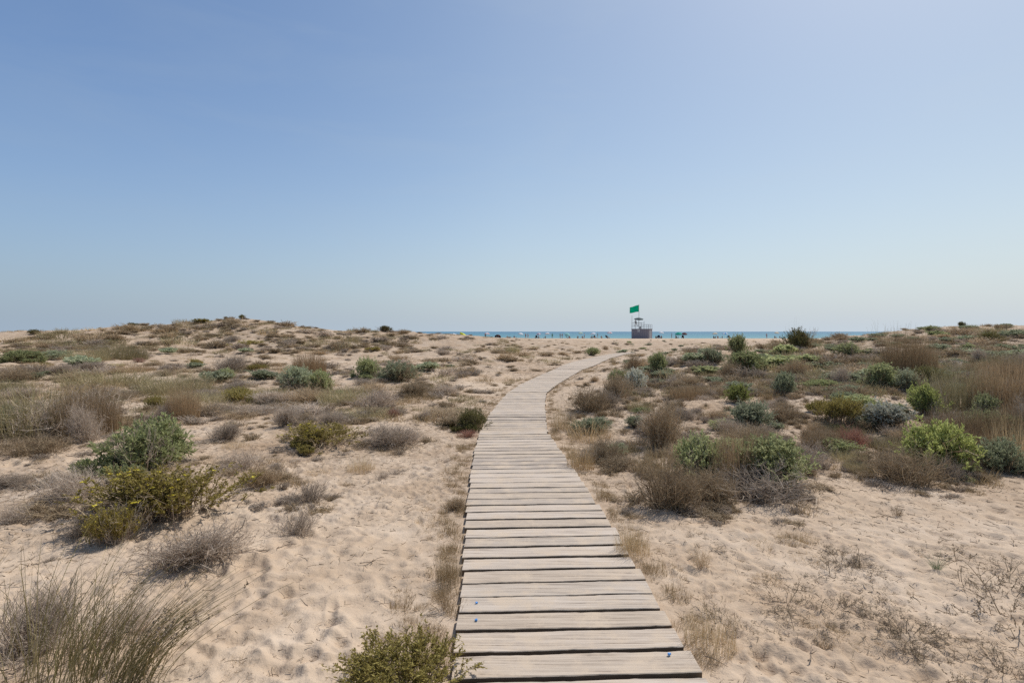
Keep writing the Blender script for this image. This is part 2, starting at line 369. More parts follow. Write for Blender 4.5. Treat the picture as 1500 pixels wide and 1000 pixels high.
def dome(n, m, g, bunch=.35, flat=1.0, arch=.35, rough=.3, wob=.04, hmin=.3, rmax=1.0, clumps=7):
    """stems whose tips fill an uneven mound; returns (n,m,3)"""
    a = g.uniform(0, 2 * np.pi, n); rt = np.sqrt(g.random(n)) * rmax
    # gather tips into clumps so the outline is broken
    ca = g.uniform(0, 2 * np.pi, clumps); cr = np.sqrt(g.random(clumps)) * .8
    pick = g.integers(0, clumps, n); pull = g.random(n) * .8
    x = np.cos(a) * rt; y = np.sin(a) * rt; x = x + (np.cos(ca)[pick] * cr[pick] - x) * pull; y = y + (np.sin(ca)[pick] * cr[pick] - y) * pull
    rt = np.hypot(x, y); a = np.arctan2(y, x)
    edge = 1 + .30 * lump(a, g); ch = g.uniform(.7, 1.08, clumps)[pick]
    prof = np.sqrt(np.clip(1 - (rt / 1.05) ** 2, .02, 1)) ** flat
    z = prof * ch * (1 - rough * g.random(n) ** 1.5); z = np.maximum(z, hmin * g.random(n))
    tip = np.stack([x * edge, y * edge, z], -1)
    sk = g.normal(size=2) * .32; tip[:, 0] += sk[0] * tip[:, 2]; tip[:, 1] += sk[1] * tip[:, 2]
    base = tip * np.array([bunch, bunch, 0]) + g.normal(size=(n, 3)) * np.array([.07, .07, 0]); base[:, 2] = -.06
    mid = base * .5 + tip * .5 + np.stack([np.zeros(n), np.zeros(n), z * arch], -1) - tip * np.array([.12, .12, 0])
    t = np.linspace(0, 1, m)[None, :, None]
    P = (1 - t) ** 2 * base[:, None] + 2 * t * (1 - t) * mid[:, None] + t ** 2 * tip[:, None]
    return P + g.normal(size=P.shape) * wob * t

def branch(P, k, lo, hi, ln, up, g, m=3, side=1.0, wob=.02):
    """k side twigs on every centre line of P"""
    n, M, _ = P.shape
    t = g.uniform(lo, hi, (n, k)) * (M - 1); i = np.minimum(t.astype(int), M - 2); f = (t - i)[..., None]
    idx = np.arange(n)[:, None]; A = P[idx, i] * (1 - f) + P[idx, i + 1] * f; T = P[idx, i + 1] - P[idx, i]; T /= np.linalg.norm(T, axis=-1, keepdims=True) + 1e-9
    D = T * .7 + g.normal(size=(n, k, 3)) * side * .6; D[..., 2] += up; D /= np.linalg.norm(D, axis=-1, keepdims=True)
    L = ln * g.uniform(.5, 1.3, (n, k, 1)); s = np.linspace(0, 1, m)
    B = A[:, :, None] + D[:, :, None] * L[:, :, None] * s[None, None, :, None]
    B[..., 2] += (s ** 2 * .15)[None, None] * L
    B = B.reshape(n * k, m, 3); return B + g.normal(size=B.shape) * wob * ln * s[None, :, None]

def along(P, k, lo, hi, g):
    n, M, _ = P.shape; t = g.uniform(lo, hi, (n, k)) * (M - 1); i = np.minimum(t.astype(int), M - 2); f = (t - i)[..., None]; idx = np.arange(n)[:, None]
    A = P[idx, i] * (1 - f) + P[idx, i + 1] * f; T = P[idx, i + 1] - P[idx, i]; T /= np.linalg.norm(T, axis=-1, keepdims=True) + 1e-9
    return A.reshape(-1, 3), T.reshape(-1, 3)

def twig_bush(seed, n, k1, k2, w=.009, **d):
    g = np.random.default_rng(seed); P = dome(n, 5, g, **{**dict(bunch=.45, arch=.15, rough=.62, wob=.07, hmin=.15), **d})
    out = [ribbons(P, w * 1.4 * g.choice([1, 1, 1, 2.6], n), .35, g=g)]; B = branch(P, k1, .25, 1, .26, .15, g); out.append(ribbons(B, w, .4, g=g))
    if k2: C = branch(B, k2, .3, 1, .12, .1, g); out.append(ribbons(C, w * .75, .4, g=g))
    return join(out)

def tall_grass(seed, n, w=.012, lean=(0, 0), spread=.55, arch=.5, fan=.5, m=6, hmin=.45):
    g = np.random.default_rng(seed); rb = np.sqrt(g.random(n)) * spread; a = g.uniform(0, 6.283, n)
    base = np.stack([np.cos(a) * rb, np.sin(a) * rb, np.full(n, -.04)], -1)
    h = g.uniform(hmin, 1.05, n) * (1 - .35 * (rb / spread) ** 2); a2 = a + g.normal(size=n) * .9; o = fan * g.random(n) ** .8 * h
    out = np.stack([np.cos(a2) * o + lean[0] * h, np.sin(a2) * o + lean[1] * h, np.zeros(n)], -1); t = np.linspace(0, 1, m)[None, :, None]
    up = np.stack([np.zeros(n), np.zeros(n), h], -1)[:, None]
    P = base[:, None] + up * (t - arch * .35 * t ** 3 * g.random((n, 1, 1))) + out[:, None] * (t ** 1.7) + g.normal(size=(n, m, 3)) * .008 * t
    return P, ribbons(P, w, .2, g=g), g

def leafy(seed, n, kl, ln, wd, lo=.35, up=.3, stem_w=.012, spread=.8, **d):
    """stems and leaves of a green bush, as two meshes"""
    g = np.random.default_rng(seed); P = dome(n, 5, g, **{**dict(bunch=.35, arch=.25, rough=.45), **d})
    S = ribbons(P, stem_w, .4, g=g); B = branch(P, 3, .35, 1, .2, .25, g); S2 = ribbons(B, stem_w * .6, .4, g=g)
    A, T = along(np.concatenate([B]), kl, 0.15, 1.0, g); A1, T1 = along(P, kl, lo, 1.0, g)
    A = np.concatenate([A, A1]); T = np.concatenate([T, T1])
    D = T + g.normal(size=T.shape) * spread; D[:, 2] += up
    return join([S, S2]), leaves(A, D, ln * g.uniform(.6, 1.25, len(A)), wd * g.uniform(.7, 1.2, len(A)), g)

def sprig(seed, n, kl, ln, wd, stem_w=.011, tuft=.35, **d):
    """upright sprigs thick with tiny leaves"""
    g = np.random.default_rng(seed); P = dome(n, 5, g, **{**dict(bunch=.6, arch=.25, rough=.4, wob=.025, flat=.8), **d})
    B = branch(P, 3, .3, .95, .2, .55, g, side=.6)
    S = join([ribbons(P, stem_w, .5, g=g), ribbons(B, stem_w * .7, .5, g=g)])
    A, T = along(B, kl, .05, 1, g); A1, T1 = along(P, kl, tuft, 1, g); A = np.concatenate([A, A1]); T = np.concatenate([T, T1])
    D = T * .9 + g.normal(size=T.shape) * .55; D[:, 2] += .15
    return S, leaves(A, D, ln * g.uniform(.6, 1.3, len(A)), wd * g.uniform(.7, 1.2, len(A)), g)

def flowers(seed, src, n, size, zmin=.45):
    g = np.random.default_rng(seed); V = src[0].reshape(-1, 4, 3)[:, 2]; rr = V[:, 2] + .5 * np.hypot(V[:, 0], V[:, 1]); ok = np.where(rr > np.quantile(rr, .8))[0]
    B = V[g.choice(ok, n)]; B = np.repeat(B, 5, 0); D = g.normal(size=B.shape); D[:, 2] = np.abs(D[:, 2]) + .3
    return leaves(B, D, size, size * .8, g)

# ------------------------------------------------------------------ plant kinds
M = {}
M['grey'] = plantmat("grey_twigs", [(.27, .21, .16), (.40, .325, .255), (.55, .46, .37)], .25)
M['brown'] = plantmat("brown_twigs", [(.235, .165, .10), (.375, .28, .175), (.51, .40, .27)], .25)
M['straw'] = plantmat("straw", [(.33, .22, .11), (.46, .34, .19), (.55, .43, .27)], .3)
M['marram'] = plantmat("dry_dune_grass", [(.24, .195, .10), (.355, .30, .165), (.475, .405, .245)], .3)
M['tawny'] = plantmat("tawny_grass", [(.22, .145, .08), (.32, .225, .13), (.41, .30, .185)], .3)
M['leaf'] = plantmat("green_leaves", [(.235, .25, .115), (.36, .38, .185), (.50, .505, .28)], .46, .75, .12)
M['bright'] = plantmat("bright_leaves", [(.26, .285, .09), (.38, .41, .135), (.50, .52, .22)], .48, .75, .12)
M['sage'] = plantmat("sage_leaves", [(.22, .24, .14), (.335, .355, .225), (.47, .485, .34)], .44, .8, .1)
M['olive'] = plantmat("olive_leaves", [(.23, .185, .055), (.345, .285, .09), (.46, .40, .155)], .38, .75, .12)
M['dark'] = plantmat("dark_leaves", [(.11, .10, .035), (.175, .16, .06), (.24, .22, .09)], .3, .75, .12)
M['silver'] = plantmat("silver_leaves", [(.33, .325, .255), (.46, .455, .375), (.60, .59, .50)], .25, .6, .3)
M['sprawl'] = plantmat('creeping_stems', [(.13, .095, .06), (.22, .165, .105), (.32, .25, .165)], .15)
M['olivedark'] = plantmat('dark_olive_leaves', [(.17, .13, .035), (.275, .22, .06), (.38, .32, .105)], .38, .75, .12)
M['red'] = plantmat("red_stems", [(.25, .115, .085), (.35, .19, .14), (.42, .27, .2)], .25)
M['rush'] = plantmat("rush_stems", [(.10, .09, .035), (.18, .155, .065), (.30, .24, .13)], .15)
M['bark'] = plantmat("woody_stems", [(.15, .11, .075), (.24, .18, .13), (.32, .26, .2)], 0)
M['yellow'] = plantmat("yellow_petals", [(.62, .50, .05), (.70, .60, .08), (.78, .68, .15)], .3, var=.08)
M['litter'] = plantmat("plant_litter", [(.11, .075, .05), (.22, .155, .10), (.40, .30, .20)], 0)

KINDS = {}          # kind -> list of variants; a variant = list of (part name, mesh, material); a single entry means a one-mesh plant
RAW = {}            # the same shapes as arrays, for the far ground cover
def kind(k, *variants):
    KINDS[k] = []
    for i, parts in enumerate(variants):
        A = np.concatenate([p[1][0] for p in parts]); zs = np.quantile(A[:, 2], .992); rs = np.quantile(np.hypot(A[:, 0], A[:, 1]), .98)
        parts = [(nm, (v / np.array([rs, rs, zs]), q, c), mt) for nm, (v, q, c), mt in parts]
        KINDS[k].append([(nm, mesh_np(f"{k}_{nm}", v, q, M[mt], c)) for nm, (v, q, c), mt in parts])
        RAW.setdefault(k, []).append([(p[1], p[2]) for p in parts])

kind('grey', *[[('branches', twig_bush(10 + i, 240, 6, 2), 'grey')] for i in range(4)])
kind('brown', *[[('branches', twig_bush(20 + i, 240, 6, 2), 'brown')] for i in range(4)])
kind('sparse', *[[('branches', twig_bush(30 + i, 46, 5, 3, .010, hmin=.1, rough=.7), 'brown')] for i in range(3)])
kind('greysparse', *[[('branches', twig_bush(35 + i, 110, 5, 3, .008, hmin=.1, rough=.6), 'grey')] for i in range(3)])
kind('greyfar', *[[('branches', twig_bush(40 + i, 90, 5, 0, .026), 'grey')] for i in range(4)])
kind('brownfar', *[[('branches', twig_bush(50 + i, 90, 5, 0, .026), 'brown')] for i in range(4)])
def sprawler(seed):
    """few long stems creeping outwards over the sand, with short side twigs and tiny leaves"""
    g = np.random.default_rng(seed); n = 20; m = 9; a = g.uniform(0, 6.28, n); L = g.uniform(.35, 1.1, n); t = np.linspace(0, 1, m)
    b = a[:, None] + np.cumsum(g.normal(size=(n, m)) * .16, 1); st = (L / (m - 1))[:, None]
    x = np.cumsum(np.cos(b) * st, 1); y = np.cumsum(np.sin(b) * st, 1); z = np.abs(g.normal(size=(n, 1))) * .35 * np.sin(t * 2.4)[None] + np.cumsum(g.normal(size=(n, m)) * .03, 1)
    P = np.stack([x, y, np.maximum(z, -.02)], -1); B = branch(P, 6, .25, 1, .17, .35, g, wob=.08); C = branch(B, 3, .3, 1, .08, .3, g)
    A, T = along(C, 2, .2, 1, g)
    return join([ribbons(P, .016, .4, g=g), ribbons(B, .010, .5, g=g), ribbons(C, .007, .5, g=g), leaves(A, T + g.normal(size=T.shape) * .6, .035, .014, g)])
kind('sprawl', *[[('branches', sprawler(65 + i), 'sprawl')] for i in range(4)])
kind('red', *[[('branches', twig_bush(60 + i, 130, 5, 2, .012), 'red')] for i in range(2)])
def grass(k, mt, seeds, n, w, **d): kind(k, *[[('blades', tall_grass(s, n, w, **d)[1], mt)] for s in seeds])
grass('marram', 'marram', (70, 71, 72), 1200, .009, spread=.75, fan=.45)
grass('tawny', 'tawny', (73, 74, 75), 1500, .010, spread=.75, fan=.3)
grass('straw', 'straw', (76, 77, 78, 79), 420, .014, spread=.85, fan=.6, hmin=.2)
grass('strawfar', 'straw', (80, 81, 82), 130, .035, spread=.9, fan=.5, hmin=.2, m=4)
grass('marramfar', 'marram', (83, 84, 85), 150, .03, spread=.85, fan=.5, hmin=.3, m=4)
grass('starplant', 'sage', (86,), 60, .03, spread=.12, fan=1.3, hmin=.3, m=5)
grass('stalks', 'marram', (87, 88), 44, .007, spread=.9, fan=.3, hmin=.2, m=7)
def bush(k, mt, seeds, fn, flower=0, **d):
    vs = []
    for s in seeds:
        S, Lv = fn(s, **d); parts = [('stems', S, 'bark'), ('foliage', Lv, mt)]
        if not seeds[0] >= 107 and k != 'olive': parts.append(('dead_branches', twig_bush(s + 300, 70, 5, 2, rmax=1.15, flat=.7), 'brown' if s % 2 else 'grey'))
        if flower: parts.append(('blossom', flowers(s, Lv, flower, .035), 'yellow'))
        vs.append(parts)
    kind(k, *vs)
bush('leafy', 'leaf', (90, 91, 92), leafy, n=240, kl=11, ln=.10, wd=.036)
bush('bright', 'bright', (93, 94), leafy, n=240, kl=12, ln=.09, wd=.034)
bush('sage', 'sage', (95, 96, 97), leafy, n=240, kl=11, ln=.09, wd=.03)
bush('silver', 'silver', (98, 99), leafy, n=130, kl=8, ln=.13, wd=.055)
bush('olive', 'olive', (100, 101, 102), sprig, n=230, kl=12, ln=.055, wd=.022)
bush('oliveflower', 'olivedark', (103, 104), sprig, flower=40, n=230, kl=12, ln=.055, wd=.022)
bush('dark', 'dark', (105, 106), sprig, n=260, kl=12, ln=.06, wd=.026)
bush('leafyfar', 'leaf', (107, 108, 109), leafy, n=50, kl=5, ln=.26, wd=.12)
bush('sagefar', 'sage', (110, 111, 112), leafy, n=50, kl=5, ln=.26, wd=.11)
bush('olivefar', 'olive', (113, 114, 115), sprig, n=60, kl=7, ln=.16, wd=.06)
bush('darkfar', 'dark', (116, 117), sprig, n=60, kl=8, ln=.16, wd=.065)

# ------------------------------------------------------------------ setting
tag(link("sand_dunes", None) if False else link("sand", mesh_np("sand", np.stack([GX, GY, GF], -1).reshape(-1, 3),
    (lambda i, j: np.stack([i * len(AZ) + j, (i + 1) * len(AZ) + j, (i + 1) * len(AZ) + j + 1, i * len(AZ) + j + 1], -1).reshape(-1, 4)[:, ::-1])(*np.meshgrid(np.arange(len(RR) - 1), np.arange(len(AZ) - 1), indexing='ij')),
    sandmat(), veg(GX, GY).ravel(), smooth_shade=True)), "pale sand of the dunes and the beach", kind="structure")
sea = MB(); sea.add([(-30000, 150, -1.25), (30000, 150, -1.25), (30000, 45000, -1.25), (-30000, 45000, -1.25)], [(0, 1, 2, 3)])
tag(sea.obj("sea", seamat()), "turquoise sea behind the beach", kind="structure")

# ------------------------------------------------------------------ boardwalk
WOOD = woodmat(); GAP_SHADE = plain('gap_shade_wood', (.17, .125, .085), .9, .1)  # second wood: plank sides coloured dark, painting in the shade of the gaps
walk = tag(link("boardwalk", None, loc=(0, 3, 0)), "weathered grey plank boardwalk winding over the sand towards the sea", "boardwalk")
def plank_section(y0, y1, gaps, name="deck_section"):
    V = []; Q = []; C = []; MI = []; y = y0; k = 0; nx = 40
    while y < y1 - .05:
        gap = random.uniform(*gaps) if random.random() < .82 else gaps[1] * 1.25
        pw = min(random.uniform(.156, .169), y1 - y - .006); yc = y + pw / 2
        l, r = edges(yc); l += random.gauss(0, .006); r += random.gauss(0, .006)
        if random.random() < .10: r += random.uniform(-.03, .03)
        tilt = .042 + random.gauss(0, .004) if yc < 9 else random.gauss(0.004, .003); dz = DECK + random.gauss(0, .0013); roll = random.gauss(0, .0015)
        xs = np.linspace(l, r, nx); slope = tilt * (xs - (l + r) / 2)
        jg = np.random.default_rng(k * 13 + int(y0 * 10)); fr = y + slope + jg.normal(0, .0016, nx) * (jg.random(nx) < .45) + np.cumsum(np.random.default_rng(k * 7 + int(y0 * 100)).normal(0, .0004, nx)); bk = y + pw + slope + jg.normal(0, .0016, nx) * (jg.random(nx) < .45) + np.cumsum(np.random.default_rng(k * 7 + 3 + int(y0 * 100)).normal(0, .0004, nx))
        # rounded top edges: 6 points around the section
        b = .0035
        sec = lambda f, bb: [(f, dz - .045), (f, dz - b), (f + b, dz), (bb - b, dz + roll), (bb, dz - b + roll), (bb, dz - .045)]
        c0 = len(V); rv = random.random()
        for i in range(nx):
            wz = .0012 * math.sin(i * .34 + k)
            for (yy, zz) in sec(fr[i], bk[i]): V.append((xs[i], yy - 3, zz + wz)); C.append(rv)
        for i in range(nx - 1):
            for s in range(6):
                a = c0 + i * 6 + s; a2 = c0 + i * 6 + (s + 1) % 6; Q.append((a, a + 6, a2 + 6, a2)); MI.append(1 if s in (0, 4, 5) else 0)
        for e in (c0, c0 + (nx - 1) * 6):
            q = [e + s for s in range(6)]
            if e == c0: Q += [(q[0], q[1], q[4], q[5]), (q[1], q[2], q[3], q[4])]
            else: Q += [(q[5], q[4], q[1], q[0]), (q[4], q[3], q[2], q[1])]
            MI += [0, 0]
        y += pw + gap; k += 1
    link(name, mesh_np(name, np.array(V), np.array(Q)[:, ::-1], None, np.array(C), mats=[WOOD, GAP_SHADE], midx=MI), walk)
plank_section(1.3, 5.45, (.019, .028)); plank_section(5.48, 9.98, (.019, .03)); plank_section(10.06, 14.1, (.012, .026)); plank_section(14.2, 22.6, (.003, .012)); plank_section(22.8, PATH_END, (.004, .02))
BEAR = plain("bearer_wood", (.17, .135, .105), .9)
for s in (0, 1):
    V = []; Q = []
    for y in np.arange(1.3, PATH_END - .3, .45):
        l, r = edges(y); x = l + .07 if s == 0 else r - .07; n = len(V)
        V += [(x - .03, y - 3, DECK - .125), (x + .03, y - 3, DECK - .125), (x + .03, y - 3, DECK - .047), (x - .03, y - 3, DECK - .047)]
        if n: Q += [(n - 4 + i, n - 4 + (i + 1) % 4, n + (i + 1) % 4, n + i) for i in range(4)]
    Q += [(3, 2, 1, 0), (len(V) - 4, len(V) - 3, len(V) - 2, len(V) - 1)]
    link("bearer", mesh_np("bearer", np.array(V), np.array(Q), BEAR), walk)
BLUE = plain("blue_plastic", (.10, .33, .75), .4, .5)
for px, py, lab in ((698, 888, "tiny blue plastic scrap caught between planks, farther of two on the left edge"), (697, 914, "tiny blue plastic scrap caught between planks, nearer of two on the left edge"), (983, 965, "small blue plastic scrap wedged under a plank at the right edge of the boardwalk")):
    d = (CZ - DECK) * F / (py - HZ); b = MB(); n = 7
    top = [(math.cos(i * 6.283 / n) * random.uniform(.005, .010), math.sin(i * 6.283 / n) * random.uniform(.004, .008), .006 + random.uniform(0, .006)) for i in range(n)]
    b.add([(x, y, 0) for x, y, z in top] + top, [(i, (i + 1) % n, n + (i + 1) % n, n + i) for i in range(n)] + [tuple(range(n, 2 * n)), tuple(range(n - 1, -1, -1))])
    tag(b.obj("plastic_scrap", BLUE, loc=((px - 750) / F * d, d, DECK + .004)), lab, "litter")

# ------------------------------------------------------------------ plants
PN = dict(grey=("dry_shrub", "dry shrub"), brown=("dry_shrub", "dry shrub"), sparse=("dry_weed", "dry weed"), sprawl=("dry_weed", "dry weed"), greysparse=("dry_shrub", "dry shrub"), red=("red_shrub", "dry shrub"), marram=("grass_clump", "grass clump"),
          tawny=("grass_clump", "grass clump"), straw=("straw_tuft", "grass tuft"), starplant=("green_weed", "weed"), stalks=("grass_stalks", "grass stalks"), leafy=("leafy_shrub", "shrub"), bright=("leafy_shrub", "shrub"),
          sage=("sage_shrub", "shrub"), silver=("silver_shrub", "shrub"), olive=("olive_shrub", "shrub"), oliveflower=("olive_shrub", "shrub"), dark=("evergreen_shrub", "shrub"))
COUNT = {}
def put(k, loc, rx, rz, ang, label, group=None, lean=(0, 0)):
    vs = KINDS[k]; i = COUNT.get(k, 0); COUNT[k] = i + 1; parts = vs[i % len(vs)]
    base = k[:-3] if k.endswith('far') else k; nm, cat = PN[base]
    kw = dict(loc=loc, rot=(lean[0], lean[1], ang), scale=(rx, rx * random.uniform(.85, 1.1), rz))
    if len(parts) == 1: o = link(nm, parts[0][1], None, **kw)
    else:
        o = link(nm, None, None, **kw)
        for pn, me in parts: link({'stems': 'stem', 'foliage': 'foliage', 'blossom': 'blossom', 'dead_branches': 'dead_branch'}[pn], me, o)
    tag(o, label, cat, group); return o

SKIRT = []
def plant(k, px, yt, yb, w, label, group=None, back=.55):
    p = hit([px], [yb])[0]
    d = math.hypot(p[0], p[1]); rx = w * p[1] / F / 2 * .96
    u = np.array([p[0], p[1]]) / d; c = u * (d + rx * back); z = float(ground(c[0], c[1])[0])
    h = CZ - (yt - HZ) / F * c[1] - z
    if w > 44 and c[1] > 4.4 and k not in ('sparse', 'sprawl', 'straw', 'starplant', 'stalks'): SKIRT.append((c[0], c[1], rx, w, k))
    return put(k, (c[0], c[1], z - .01), rx, max(h * (1.0 if k in ('tawny', 'marram') else .9), .04), random.uniform(0, 6.28), label, group)

